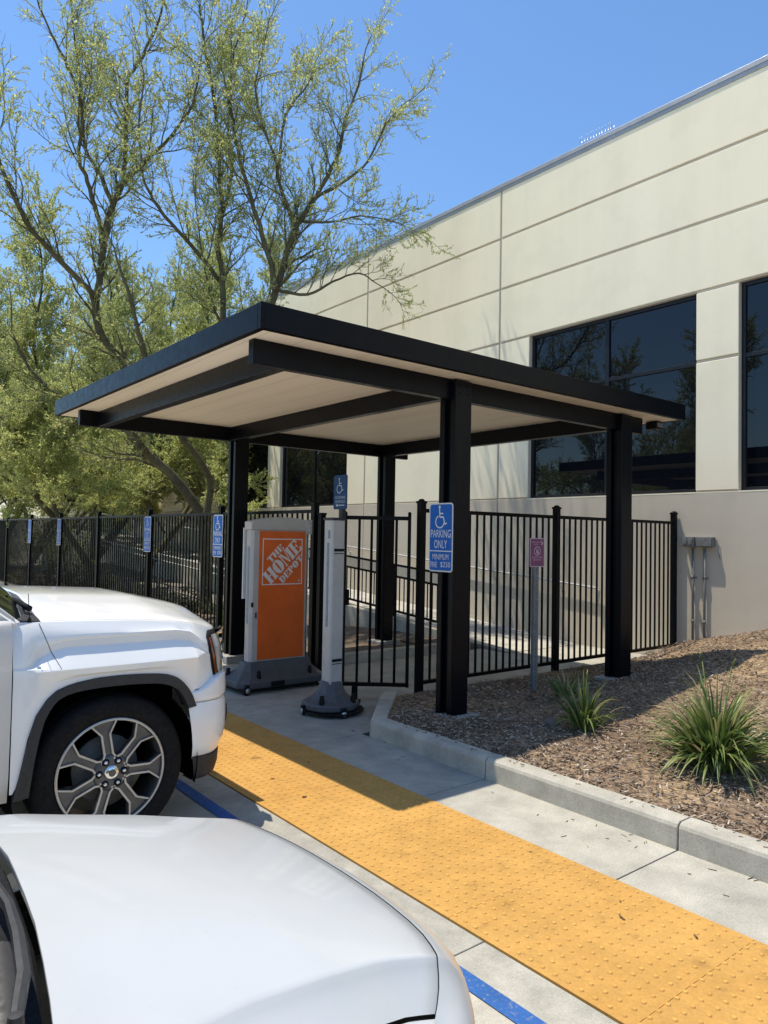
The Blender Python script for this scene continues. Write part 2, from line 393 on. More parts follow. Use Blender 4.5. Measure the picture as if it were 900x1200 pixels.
structure('pavement_edge', b, M['band'], bevel=.004)
j = MB(); j.box(2.09, 9.8, -28, 38, -.25, -.006); structure('pavement_joint', j, M['joint'])
# yellow warning strip: tiles with real domes
t = MB(); ys = 4.2-.914*6
tiles = []
for i in range(22):
    a = ys+.914*i; t.box(2.312, 3.237, a+.0012, a+.9128, -.1, .005)
DOME = [(.0, .0062), (.0085, .0058), (.0125, .0035), (.0150, .0)]
sp = .0609
for i in range(0, 165):
    y = -.5+sp*i
    for k in range(15):
        x = 2.312+.036+sp*k
        o = len(t.v); n = 8
        for r, h in ((.0080, .0058), (.0130, .0)):
            for q in range(n):
                a = 2*PI*q/n; t.v.append((x+r*math.cos(a), y+r*math.sin(a), .0039+h))
        t.f.append(tuple(o+q for q in range(n))); t.mi.append(1); t.sm.append(False)
        for q in range(n):
            t.f.append((o+q, o+n+q, o+n+(q+1) % n, o+(q+1) % n)); t.mi.append(0); t.sm.append(False)
structure('yellow_warning_pavement', t, [M['yellow'], M['yellow_worn_lit']], recalc=False)
# gutter slabs and the walk under the canopy
w = MB()
cuts = [-12.3, -9.4, -6.5, -3.6, -.75, .70, 2.139, 3.58, 5.02]
for a, c in zip(cuts[:-1], cuts[1:]): w.box(3.2385, 3.826, a+.004, c-.004, -.15, .0)
for a, c in ((5.02, 6.5), (6.5, 7.86), (7.86, 9.4), (9.4, 12.3), (12.3, 15.2), (15.2, 19), (19, 23), (23, 27), (27, 34)):
    w.box(3.2385, 4.68, a+.004, c-.004, -.15, .0)
w.box(4.684, 6.3, 4.95, 7.83, -.15, -.001); w.box(6.304, 8.25, 4.95, 7.83, -.15, -.001); w.box(8.254, 9.94, 4.95, 7.3, -.15, -.002)
structure('concrete_walkway', w, M['slab'], bevel=.004)
# kerb: rounded profile, in segments with open joints, corner turning back to the gate
def kerb_seg(mb, A, B, wid=.147):
    """A,B = (outer point, inner point) pairs at each end"""
    prof = [(0, -.1), (0, 0), (.004, .118), (.012, .136), (.034, .149), (.9, .150), (1, .146), (1, -.1)]
    ends = []
    for (o, i) in (A, B):
        row = []
        for k, (u, z) in enumerate(prof):
            if u < .5 and k < 5: f = u/ wid
            else: f = u
            row.append((lerp(o[0], i[0], f), lerp(o[1], i[1], f), z))
        ends.append(row)
    n = len(prof); mb.add(ends[0]+ends[1], [tuple(range(n)), tuple(reversed(range(n, 2*n)))]+[(q, q+n, (q+1) % n+n, (q+1) % n) for q in range(n)])
kb = MB()
seg = [-12.3, -9.4, -6.5, -3.6, -.75, .70, 2.139, 3.58]
for a, c in zip(seg[:-1], seg[1:]): kerb_seg(kb, ((3.825, c-.004), (3.972, c-.004)), ((3.825, a+.004), (3.972, a+.004)))
kerb_seg(kb, ((3.825, 4.90), (3.968, 4.845)), ((3.825, 3.584), (3.972, 3.584)))
kerb_seg(kb, ((4.585, 5.72), (4.745, 5.645)), ((3.825, 4.905), (3.968, 4.85)))
structure('kerb', kb, M['curb'], bevel=.006)
# mulch bed as a real mound
X = [3.95+.06*i for i in range(101)]; Yy = [-8+.45*i for i in range(14)]+[-1.9+.075*i for i in range(102)]
rows = []
for y in Yy:
    row = []
    for x in X:
        z = terrain_z(x, y)
        z += (rnd.random()-.5)*.012
        if y > 5.35: z = lerp(z, .11, sst((y-5.35)/.3))
        row.append((x, y, z))
    rows.append(row)
mb = MB(); mb.grid([[p for p in r if p[1] < 4.85+(p[0]-3.95)*1.05 or p[0] > 4.8] if False else r for r in rows])
# cut the corner where the kerb turns back
fs = []
for f in mb.f:
    cx = sum(mb.v[i][0] for i in f)/4; cy = sum(mb.v[i][1] for i in f)/4
    if cy > 4.81+(cx-3.9)*1.0 or cy > 5.62: continue
    fs.append(f)
mb.f = fs; mb.mi = [0]*len(fs); mb.sm = [True]*len(fs)
structure('mulch_ground', mb, M['mulch'])
ch = MB(); rr = random.Random(3)
def chip(mb, x, y, z, L, W, yaw, tilt, th=.004):
    d = Vector((math.cos(yaw)*math.cos(tilt), math.sin(yaw)*math.cos(tilt), math.sin(tilt))); s = Vector((-math.sin(yaw), math.cos(yaw), rr.uniform(-.5, .5))).normalized()
    n = d.cross(s)
    c = Vector((x, y, z)); vs = []
    for e, f in ((-1, .5), (1, .35)):
        for k in (-1, 1): vs.append(c+d*(e*L/2)+s*(k*W*f)+n*th)
    vs += [p-n*2*th for p in vs]
    mb.add(vs, [(0, 1, 3, 2), (4, 6, 7, 5), (0, 4, 5, 1), (2, 3, 7, 6), (0, 2, 6, 4), (1, 5, 7, 3)])
for i in range(33000):
    u = rr.random()
    x = 3.98+5.9*rr.random()**1.35; y = -.6+6.1*rr.random()
    if y > 4.72+(x-3.9)*1.0 or y > 5.55: continue
    if rr.random() > .45+.75*(.5+.5*math.sin(x*1.9+.6)*math.sin(y*2.1-.4)): continue
    big = rr.random() < .06
    L = rr.uniform(.012, .042)*(2.2 if big else 1); W = L*rr.uniform(.12, .36) if not big else rr.uniform(.004, .010)
    chip(ch, x, y, terrain_z(x, y)+rr.uniform(.0, .016), L, W, rr.uniform(0, 2*PI), rr.gauss(0, .35), .0025)
for i in range(70): chip(ch, rr.uniform(3.875, 3.965), rr.uniform(.2, 4.7), .153, rr.uniform(.012, .035), rr.uniform(.002, .007), rr.uniform(0, 6.3), rr.gauss(0, .1), .002)
tag(ch.build('wood_chips', M['chip'], recalc=False), kind='stuff')
# litter on the paving
lt = MB()
for i in range(26):
    x = 3.825-abs(rr.gauss(0, .16)); y = rr.choice([rr.gauss(1.7, .25), rr.gauss(2.5, .5), rr.uniform(.4, 5)])
    chip(lt, x, y, .003, rr.uniform(.015, .045), rr.uniform(.0015, .0035), rr.uniform(0, 6), 0, .0015)
for i in range(7):
    x = rr.uniform(2.4, 3.7); y = rr.uniform(.8, 4.8); chip(lt, x, y, .009, rr.uniform(.012, .03), rr.uniform(.004, .009), rr.uniform(0, 6), .15, .002)
for x, y in ((3.05, 1.62), (2.93, 1.9), (2.6, 4.0), (3.8, 5.1)): chip(lt, x, y, .010, .034, .011, rr.uniform(0, 6), .2, .002)
tag(lt.build('leaf_litter', M['litter'], recalc=False), kind='stuff')

# ------------------------------------------------------------------ behind the fence: planting bed, ramp
bd = MB()
XX = [4.98+.2*i for i in range(14)]; YY = [7.95+.4*i for i in range(66)]
bd.grid([[(x, y, .06+.03*math.sin(x*3+y)+.02*math.sin(4.1*x-2.3*y)+rr.uniform(-.015, .015)) for x in XX] for y in YY])
bd.grid([[(x, y, .05+.02*math.sin(x*3+y)+rr.uniform(-.015, .015)) for x in [7.5+.14*i for i in range(6)]] for y in [7.95+.4*i for i in range(18)]])
structure('planting_bed_ground', bd, M['earth'])
k2 = MB(); k2.box(4.9, 8.02, 7.835, 7.97, -.1, .13); k2.box(4.83, 4.97, 7.835, 36, -.1, .12)
structure('planter_kerb', k2, M['curb'], bevel=.012)
RZ = lambda y: .0+.076*(y-7.25)
rp = MB(); n = 30
rows = [[(8.3, y, max(0, RZ(y))), (9.94, y, max(0, RZ(y)))] for y in [7.3+26*i/n for i in range(n+1)]]
rp.grid(rows, smooth=False)
rp.grid([[(8.3, y, max(0, RZ(y))), (8.3, y, -.1)] for y in [7.3+26*i/n for i in range(n+1)]], smooth=False)
structure('ramp_path', rp, M['ramp'])
# low wall that carries the guard rail on the open side of the ramp
kw = thing('ramp_wall', 'pale concrete wall that carries the black guard rail beside the ramp', 'low wall', (8.19, 8.2, 0))
m_ = MB()
for y0, y1 in ((8.2, 13.5), (13.5, 20), (20, 33)):
    m_.add([(x, y, z) for y, zt in ((y0, RZ(y0)+.10), (y1, RZ(y1)+.10)) for x, z in ((8.08, -.1), (8.298, -.1), (8.298, zt), (8.08, zt))],
           [(0, 1, 2, 3), (7, 6, 5, 4), (0, 4, 5, 1), (1, 5, 6, 2), (2, 6, 7, 3), (3, 7, 4, 0)])
m_.lathe([(.0, RZ(8.2)+.10), (.10, RZ(8.2)+.10), (.109, RZ(8.2)+.08), (.109, -.1)], 20, (8.189, 8.2, 0))
m_.build('wall', M['curb'], kw, off=(8.19, 8.2, 0), bevel=.012)
gr = thing('guard_rail', 'black picket guard rail along the open side of the ramp', 'railing', (8.2, 8.4, 0))
m_ = MB(); y0, y1 = 8.35, 14.6
for dz in (1.0, .80, .20): m_.beam((8.19, y0, RZ(y0)+dz), (8.19, y1, RZ(y1)+dz), .04, .035)
m_.build('rails', M['black'], gr, off=(8.2, 8.4, 0))
m_ = MB(); y = y0+.06
while y < y1: m_.beam((8.19, y, RZ(y)+.20), (8.19, y, RZ(y)+.80), .016, .016); y += .12
m_.build('pickets', M['black'], gr, off=(8.2, 8.4, 0))
y = y0
while y < y1+.1:
    m_ = MB(); m_.beam((8.19, y, RZ(y)+.08), (8.19, y, RZ(y)+1.0), .04, .04); m_.build('post', M['black'], gr, off=(8.2, 8.4, 0)); y += 1.55
# wall handrail
hr = thing('wall_handrail', 'thin pale pipe handrail fixed to the building wall above the ramp', 'handrail', (9.9, 6.9, 0))
m_ = MB(); HZ = lambda y: .935+.076*(y-6.9)
m_.tube([(9.9, 6.9, HZ(6.9)-.28), (9.89, 6.86, HZ(6.9)-.05), (9.885, 6.9, HZ(6.9)), (9.885, 14, HZ(14)), (9.885, 24, HZ(24))], .018, 8)
m_.build('rail', M['rail_white'], hr, off=(9.9, 6.9, 0))
for y in (7.6, 9.1, 10.6, 12.1, 13.6, 15.1):
    m_ = MB(); m_.tube([(9.885, y, HZ(y)-.02), (9.89, y, HZ(y)-.10), (9.945, y, HZ(y)-.14)], .010, 6); m_.lathe([(0, 9.940), (.035, 9.940), (.035, 9.949)], 10, (0, y, HZ(y)-.14), 'x')
    m_.build('bracket', M['rail_white'], hr, off=(9.9, 6.9, 0))
# further handrails on the far part of the ramp and on the lower flight
def far_rail(label, x, y0, z0, y1, z1, low):
    h = thing('pipe_handrail', label, 'handrail', (x, y0, 0), 0, 'pipe handrails of the far ramp')
    m_ = MB(); m_.tube([(x, y0, z0-.15), (x, y0-.06, z0-.05), (x, y0, z0), (x, y1, z1)], .022, 8); m_.build('rail', M['rail_white'], h, off=(x, y0, 0))
    if low:
        m_ = MB(); m_.tube([(x, y0+.1, z0-.14), (x, y1, z1-.14)], .018, 8); m_.build('lower_rail', M['rail_white'], h, off=(x, y0, 0))
    k = y0+.3
    while k < y1:
        zz = lerp(z0, z1, (k-y0)/(y1-y0)); m_ = MB(); m_.tube([(x, k, zz), (x, k, zz-.95)], .02, 6); m_.build('post', M['rail_white'], h, off=(x, y0, 0)); k += 2.4
far_rail('pale pipe handrail of the upper flight beyond the long fence', 8.19, 15.0, 1.58, 27, 2.38, False)
far_rail('pale double pipe handrail of the lower flight beyond the long fence', 7.05, 12.6, .84, 25.5, 1.63, True)
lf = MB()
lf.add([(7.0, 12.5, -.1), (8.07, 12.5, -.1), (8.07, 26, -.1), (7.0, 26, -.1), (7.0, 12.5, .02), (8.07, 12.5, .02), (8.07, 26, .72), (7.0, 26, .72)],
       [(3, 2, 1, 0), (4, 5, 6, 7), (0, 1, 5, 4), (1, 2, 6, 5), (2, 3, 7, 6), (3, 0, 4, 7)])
structure('lower_ramp_path', lf, M['ramp_shaded'])

# ------------------------------------------------------------------ building
bl = thing('office_building', 'tall cream stucco office building with dark tinted windows behind the fence', 'building', (WALL_X, 7, 0))
OFF = (WALL_X, 7, 0)
G = .045
wins = [(-6.9, -3.83), (1.63, 4.71), (5.315, 8.39), (13.82, 16.86), (17.5, 20.55), (26.0, 29.05), (29.7, 32.75), (38.2, 41.3)]
joints = [-12, -3.1, .93, 9.09, 13.13, 21.3, 25.3, 33.5, 37.5, 46, 62]
zr = [2.40, 5.28, 6.28, 7.23, 8.12]
wl = MB(); XF, XB, XD = WALL_X, WALL_X+.022, WALL_X+.4
def panel(y0, y1, z0, z1):
    wl.box(XF, XB, y0, y1, z0, z1)
for a, c in zip(joints[:-1], joints[1:]):
    a2, c2 = a+G/2, c-G/2
    for z0, z1 in zip(zr[1:-1], zr[2:]): panel(a2, c2, z0+G/2, z1-(G/2 if z1 < 8 else 0))
    ws = [w_ for w_ in wins if a < w_[0] < c]
    if not ws: panel(a2, c2, zr[0]+G/2, zr[1]-G/2); continue
    y = a2
    for w0, w1 in ws+[(c2, None)]:
        if w0-y > .02:
            if y > a2+.01 and w1 is not None:
                panel(y, w0, zr[0]+G/2, 4.27-G/2); panel(y, w0, 4.27+G/2, zr[1]-G/2)
            else: panel(y, w0, zr[0]+G/2, zr[1]-G/2)
        y = w1
wl.build('wall', M['cream'], bl, off=OFF, bevel=.007)
bk = MB()   # body of the wall behind the panels, open at the windows
yy = sorted([-12, 62]+[v for w_ in wins for v in w_])
bk.box(XB-.001, XD, -12, 62, 5.28, 8.12)
for i in range(0, len(yy), 2): bk.box(XB-.001, XD, yy[i], yy[i+1], 2.40, 5.28)
bk.box(XD+.01, 34, -12, 62, -.2, 8.05)
bk.build('wall_body', M['greige'], bl, off=OFF)
lo = MB()
for a, c in zip(joints[:-1], joints[1:]): lo.box(WALL_X-.004, XD, a+.008, c-.008, -.4, 2.40)
lo.build('base_wall', M['greige'], bl, off=OFF, bevel=.006)
cp = MB(); cp.box(WALL_X-.012, XD+.1, -12.02, 62.02, 8.12, 8.24); cp.box(WALL_X-.022, WALL_X-.0125, -12.02, 62.02, 8.18, 8.255)
cp.build('coping', M['coping'], bl, off=OFF, bevel=.006)
for (w0, w1) in wins:
    f = MB(); x0, x1 = WALL_X+.085, WALL_X+.15; e = .055; z0, z1 = 2.40, 5.28; mid = (w0+w1)/2
    f.box(x0, x1, w0, w0+e, z0, z1); f.box(x0, x1, w1-e, w1, z0, z1); f.box(x0+.001, x1-.001, w0+e, w1-e, z0, z0+e); f.box(x0+.001, x1-.001, w0+e, w1-e, z1-e, z1)
    f.box(x0+.002, x1-.002, mid-.035, mid+.035, z0+e, z1-e); f.box(x0+.004, x1-.004, w0+e, mid-.035, 4.235, 4.295); f.box(x0+.004, x1-.004, mid+.035, w1-e, 4.235, 4.295)
    wo = f.build('window', M['frame'], bl, off=OFF, bevel=.004)
    for a, c in ((w0+e, mid-.035), (mid+.035, w1-e)):
        for q0, q1 in ((z0+e, 4.235), (4.295, z1-e)):
            pn = MB(); pn.box(WALL_X+.118, WALL_X+.128, a, c, q0, q1); pn.build('pane', M['glass'], wo, off=OFF)
    sl = MB(); sl.box(WALL_X-.006, x0, w0, w1, 2.385, 2.403); sl.build('sill', M['cream'], wo, off=OFF)
    dk = MB(); dk.box(WALL_X+.2, WALL_X+.21, w0, w1, 2.4, 5.28); dk.build('blind', M['frame'], wo, off=OFF)
# bird spikes on the coping
sk = thing('bird_spikes', 'strip of thin metal bird spikes on top of the parapet', 'bird spikes', (9.95, 7, 8.25))
m_ = MB(); m_.box(9.945, 9.975, 6.72, 7.36, 8.2402, 8.246)
y = 6.73
while y < 7.36:
    for s in (-1, 1): m_.tube([(9.96, y, 8.245), (9.96+.05*s, y+rr.uniform(-.012, .012), 8.39)], .0032, 4)
    y += .055
m_.build('spike_strip', M['alu'], sk, off=(9.95, 7, 8.25))
# electrical boxes and conduits on the wall
eb = thing('electrical_box', 'grey twin electrical outlet box on two conduits against the wall', 'electrical box', (9.9, 5.2, 0))
o_ = (9.9, 5.2, 0)
for y0, y1, d in ((5.02, 5.27, .09), (5.275, 5.45, .12)):
    m_ = MB(); m_.box(9.945-d, 9.945, y0, y1, 1.625, 1.765); m_.box(9.945-d-.006, 9.945-d-.001, y0+.012, y1-.012, 1.637, 1.753)
    if d > .1:
        for yy_ in (5.32, 5.40): m_.box(9.945-d-.018, 9.945-d-.007, yy_-.028, yy_+.028, 1.665, 1.73)
    m_.build('box', M['dullsteel'], eb, off=o_, bevel=.006)
for y in (5.16, 5.33):
    m_ = MB(); m_.tube([(9.915, y, .2), (9.915, y, 1.63)], .0165, 10)
    for z in (.55, 1.17, 1.6): m_.tube([(9.915, y, z), (9.915, y, z+.05)], .023, 10)
    m_.box(9.93, 9.945, y-.045, y+.045, 1.18, 1.20)
    m_.build('conduit', M['dullsteel'], eb, off=o_)
m_ = MB(); m_.tube([(9.93, 5.02, 1.74), (9.925, 4.985, 1.73), (9.925, 4.965, 1.55), (9.925, 4.945, 1.47)], .006, 6); m_.build('cable', M['dullsteel'], eb, off=o_)
# ------------------------------------------------------------------ shade canopy
cn = thing('shade_canopy', 'black flat roofed steel shade canopy on four posts over the gate', 'canopy', (5.8, 6.7, 0))
CO = (5.8, 6.7, 0)
PX, PY = (4.56, 7.10), (4.68, 8.80)
ZB, ZT = 2.915, 3.095      # beams
def ground_at(x, y): return terrain_z(x, y) if y < 5.6 else .09
for x in PX:
    for y in PY:
        z0 = ground_at(x, y)-.05
        m_ = MB()
        for s in (-1, 1):
            m_.box(x-.10, x+.10, y+s*.10-(.06 if s > 0 else 0), y+s*.10+(.06 if s < 0 else 0), z0, ZT-.012)
        m_.box(x-.055, x+.055, y-.0405, y+.0405, z0, ZB-.003)
        po = m_.build('post', M['canopy'], cn, off=CO, bevel=.006)
        if y == PY[0]:
            for dx in (-.045, .045):
                for dz in (.05, .12):
                    b_ = MB(); b_.lathe([(0, -.009), (.010, -.009), (.012, 0)], 6, (x+dx, y-.10, ZB+dz), 'y'); b_.build('bolt', M['canopy'], po, off=CO)
        f = MB(); f.box(x-.19, x+.19, y-.17, y+.17, z0-.1, ground_at(x, y)+.012); f.build('footing', M['footing'], cn, off=CO, bevel=.01)
for y in PY:
    m_ = MB(); m_.box(2.50, 7.50, y-.038, y+.038, ZB, ZT); m_.build('beam', M['canopy'], cn, off=CO, bevel=.004)
for x, w_ in ((2.76, .10), (4.45, .09), (7.02, .09)):
    m_ = MB(); m_.box(x-w_/2, x+w_/2, PY[0]+.039, PY[1]-.039, ZB+.002, ZT-.002); m_.build('purlin', M['canopy'], cn, off=CO, bevel=.004)
RX0, RX1, RY0, RY1 = 2.40, 7.93, 4.36, 9.46
m_ = MB(); m_.box(RX0+.05, RX1-.05, RY0+.05, RY1-.05, ZT+.002, ZT+.03); m_.build('soffit', M['soffit'], cn, off=CO)
m_ = MB(); m_.box(RX0+.052, RX1-.052, RY0+.052, RY1-.052, ZT+.031, ZT+.15); m_.build('roof', M['coping'], cn, off=CO)
m_ = MB(); z0, z1, t_ = ZT-.004, 3.272, .05
m_.box(RX0, RX1, RY0, RY0+t_, z0, z1); m_.box(RX0, RX1, RY1-t_, RY1, z0, z1); m_.box(RX0-.001, RX0+t_, RY0+t_, RY1-t_, z0+.001, z1-.001); m_.box(RX1-t_, RX1+.001, RY0+t_, RY1-t_, z0+.001, z1-.001)
m_.box(RX0-.006, RX0+t_, RY0-.006, RY0-.0005, z0, z1); 
m_.build('fascia', M['canopy'], cn, off=CO, bevel=.008)
for y in (RY0-.03, ):
    pass
m_ = MB(); m_.box(7.72, 7.86, 4.60, 4.74, 3.0, ZT-.006); m_.tube([(7.79, 4.67, ZT), (7.79, 4.67, 2.99)], .02, 8)
lo_ = m_.build('floodlight', M['canopy'], cn, off=CO, bevel=.01)
m_ = MB(); m_.box(7.735, 7.845, 4.592, 4.5995, 3.02, 3.07); m_.build('lens', M['alu'], lo_, off=CO)

# ------------------------------------------------------------------ fences
def fence_panel(root, off, a, b, z0, z1, spacing=.112, name='picket_panel', zmid=None):
    a = Vector(a); b = Vector(b); d = b-a; L = d.length; u = d/L
    m_ = MB()
    m_.beam((a.x, a.y, z1-.02), (b.x, b.y, z1-.02), .038, .04); m_.beam((a.x, a.y, z0+.02), (b.x, b.y, z0+.02), .036, .038)
    n = max(1, int(round(L/spacing)))
    for i in range(1, n):
        p = a+u*(L*i/n); m_.beam((p.x, p.y, z0+.03), (p.x, p.y, z1-.03), .0195, .0195)
    return m_.build(name, M['black'], root, off=off)
def fence_post(root, off, x, y, z0, z1, w=.07):
    m_ = MB(); m_.box(x-w/2, x+w/2, y-w/2, y+w/2, z0, z1)
    po = m_.build('post', M['black'], root, off=off, bevel=.004)
    m_ = MB(); h = w/2+.006
    m_.box(x-h, x+h, y-h, y+h, z1-.012, z1+.012); m_.lathe([(h*1.2, z1+.012), (h*.8, z1+.03), (0, z1+.036)], 4, (x, y, 0))
    m_.build('cap', M['black'], po, off=off)
    return po
FY = 5.61
ff = thing('picket_fence', 'black steel picket fence running from the gate to the building wall', 'fence', (5.0, FY, .1)); o_ = (5.0, FY, .1)
fx = [5.0, 7.2, 9.89]
for x, zt in zip(fx, (2.05, 2.075, 2.10)): fence_post(ff, o_, x, FY, .05, zt)
for a, c in zip(fx[:-1], fx[1:]): fence_panel(ff, o_, (a+.035, FY), (c-.035, FY), .185, 1.985)
FX = 4.78
fl = thing('picket_fence', 'long black steel picket fence along the parking row carrying small blue signs', 'fence', (FX, 6.95, .1)); o_ = (FX, 6.95, .1)
fy = [7.26]+[6.95+2.755*i for i in range(1, 11)]
for y in fy: fence_post(fl, o_, FX, y, .0, 2.07, .075)
for a, c in zip(fy[:-1], fy[1:]): fence_panel(fl, o_, (FX, a+.0375), (FX, c-.0375), .14, 1.995, .118)
# gate post, short return panel and the swung gate
gt = thing('metal_gate', 'black picket gate leaf standing ajar beside the slim grey pedestal', 'gate', (4.96, 5.66, .1)); o_ = (4.96, 5.66, .1)
A = Vector((4.955, 5.675)); Bq = Vector((4.40, 6.14)); du = (Bq-A).normalized()
a2 = A+du*.05; b2 = Bq-du*.035
fence_panel(gt, o_, a2, b2, .155, 1.90, .118, 'picket_leaf')
for P_, w_ in ((A+du*.045, .035), (Bq, .07)):
    m_ = MB(); m_.beam((P_.x, P_.y, .15), (P_.x, P_.y, 1.925), w_, w_, up=(du.x, du.y, 0)); m_.lathe([(w_*.75, 1.926), (w_*.5, 1.945), (0, 1.95)], 4, (P_.x, P_.y, 0)); m_.build('stile', M['black'], gt, off=o_, bevel=.004)
q = A.lerp(Bq, .80); m_ = MB(); m_.beam((q.x, q.y, .012), (q.x, q.y, .155), .075, .06, up=(du.x, du.y, 0)); m_.box(q.x-.07, q.x+.07, q.y-.02, q.y+.02, .001, .012); m_.build('drop_bolt', M['black'], gt, off=o_, bevel=.004)
m_ = MB(); m_.box(Bq.x-.05, Bq.x+.05, Bq.y-.055, Bq.y+.02, .98, 1.14); m_.build('latch', M['black'], gt, off=o_, bevel=.006)
gp = thing('gate_post', 'plain black square post at the open side of the gate', 'post', (4.80, 7.14, 0))
m_ = MB(); m_.box(4.765, 4.835, 7.105, 7.175, -.02, 1.93); m_.build('shaft', M['black'], gp, off=(4.80, 7.14, 0), bevel=.004)
m_ = MB(); m_.box(4.759, 4.841, 7.099, 7.181, 1.9305, 1.955); m_.build('cap', M['black'], gp, off=(4.80, 7.14, 0), bevel=.004)

# ------------------------------------------------------------------ signs
def sign_body(w, h, field, border=.012, r=.03):
    mb = MB(); plate(mb, w, h, 0, r, 0, .003, 0); plate(mb, w-2*border, h-2*border, 0, r*.75, -.0012, .0005, 1); return mb
def finish_sign(mb, name, mats, label, group, loc, rz, z):
    o = mb.build(name, mats, recalc=False); o.location = (loc[0], loc[1], z); o.rotation_euler = (0, 0, rz)
    tag(o, label, 'sign', group); return o
def parking_sign(van):
    mb = sign_body(.305, .61, 1); y = -.0018
    if van:
        wheelchair(mb, -.005, .205, .155, y, 2)
        letter(mb, 'PARKING', 0, .085, .245, .05, y, 2); letter(mb, 'ONLY', 0, .020, .16, .05, y, 2)
        letter(mb, 'VAN', 0, -.032, .09, .03, y, 2); letter(mb, 'ACCESSIBLE', 0, -.077, .24, .036, y, 2)
        mb.box(-.1405, .1405, y, y+.0006, -.112, -.104, 2)
        letter(mb, 'MINIMUM', 0, -.158, .21, .055, y, 2); letter(mb, 'FINE $250', 0, -.236, .245, .058, y, 2)
    else:
        wheelchair(mb, -.005, .175, .215, y, 2)
        letter(mb, 'PARKING', 0, .033, .255, .070, y, 2); letter(mb, 'ONLY', 0, -.060, .165, .072, y, 2)
        mb.box(-.1405, .1405, y, y+.0006, -.126, -.117, 2)
        letter(mb, 'MINIMUM', 0, -.173, .205, .050, y, 2); letter(mb, 'FINE', -.085, -.243, .085, .050, y, 2); letter(mb, '$250', .065, -.243, .125, .054, y, 2)
    for z in (.285, -.285): disc(mb, 0, z, .005, y-.0004, 3, 8)
    return mb
SM = [M['sign_white'], M['sign_blue'], M['sign_white'], M['dullsteel']]
R90 = -PI/2
finish_sign(parking_sign(False), 'parking_sign', SM, 'large blue wheelchair parking sign on the front canopy post', None, (4.452, 4.735, 0), R90, 1.692)
sg = 'blue parking signs on the long fence'
for y, van, lab in ((9.73, False, 'blue parking sign on the fence post just behind the orange pedestal'),
                    (12.46, True, 'blue van accessible parking sign with extra line on a fence post'),
                    (17.97, False, 'blue parking sign on fence post, the nearer of two over the truck windshield'),
                    (20.73, False, 'blue parking sign on fence post, the most distant of all the signs')):
    finish_sign(parking_sign(van), 'parking_sign', SM, lab, sg, (FX-.042, y, 0), R90, 1.655)
# accessible-entrance sign on its own square pole behind the slim pedestal
en = thing('entrance_sign', 'navy accessible entrance sign with arrow on a pole behind the slim pedestal', 'sign', (4.118, 5.815, 0), R90)
mb = sign_body(.228, .335, 1, .008, .022); y = -.0018
wheelchair(mb, -.01, .06, .16, y, 2); letter(mb, 'ACCESSIBLE', 0, -.051, .175, .024, y, 2); letter(mb, 'ENTRANCE', 0, -.092, .16, .027, y, 2)
mb.add([(-.075, y, -.128), (-.045, y, -.110), (-.045, y, -.146)], [(0, 2, 1)], 2); mb.box(-.044, .07, y, y+.0006, -.1335, -.1225, 2)
pl = mb.build('sign_plate', [M['sign_navy'], M['sign_navy'], M['sign_pale']], en, recalc=False); pl.location = (0, 0, 2.115)
m_ = MB(); m_.box(-.029, .029, .004, .05, .0, 2.15); m_.build('pole', M['plastic'], en, bevel=.004)
# small magenta sign on a perforated channel post in the mulch
pz = terrain_z(5.93, 4.86)
pk = thing('warning_sign', 'small faded purple recycled water sign on a perforated steel post in mulch', 'sign', (5.93, 4.86, pz), -.12)
mb = sign_body(.20, .295, 1, .008, .012); y = -.0018
letter(mb, 'RECYCLED', -.025, .105, .10, .014, y, 2); letter(mb, 'WATER', -.025, .082, .066, .013, y, 2)
stroke(mb, [(.045, .115), (.075, .085), (.075, .11), (.075, .085), (.05, .085)], .008, y, 2)
ring = [(.043*math.cos(2*PI*k/20), .015+.043*math.sin(2*PI*k/20)) for k in range(21)]; stroke(mb, ring, .007, y, 2)
stroke(mb, [(-.03, .045), (.03, -.015)], .007, y-.0004, 2)
stroke(mb, [(-.014, .036), (-.009, -.008), (.009, -.008), (.014, .036)], .006, y-.0007, 2); stroke(mb, [(-.011, .006), (.011, .006)], .018, y-.0012, 2)
letter(mb, 'DO NOT DRINK', 0, -.051, .15, .015, y, 2); letter(mb, 'NO TOMAR', 0, -.076, .11, .014, y, 2)
sp_ = mb.build('sign_plate', [M['pink_pale'], M['pink'], M['pink_pale']], pk, recalc=False); sp_.location = (0, 0, 1.70-pz-.145)
m_ = MB(); zt = 1.69-pz
for x0, x1, y0, y1 in ((-.03, .03, .010, .013), (-.0335, -.0305, .010, .032), (.0305, .0335, .010, .032), (-.046, -.034, .030, .033), (.034, .046, .030, .033)): m_.box(x0, x1, y0, y1, -.2, zt, 0)
z = .06
while z < zt: m_.lathe([(0, .0092), (.0055, .0092), (.0055, .012)], 8, (0, 0, z), 'y', 1, False); z += .0254*1.6
m_.build('channel_post', [M['dullsteel'], M['seam']], pk)
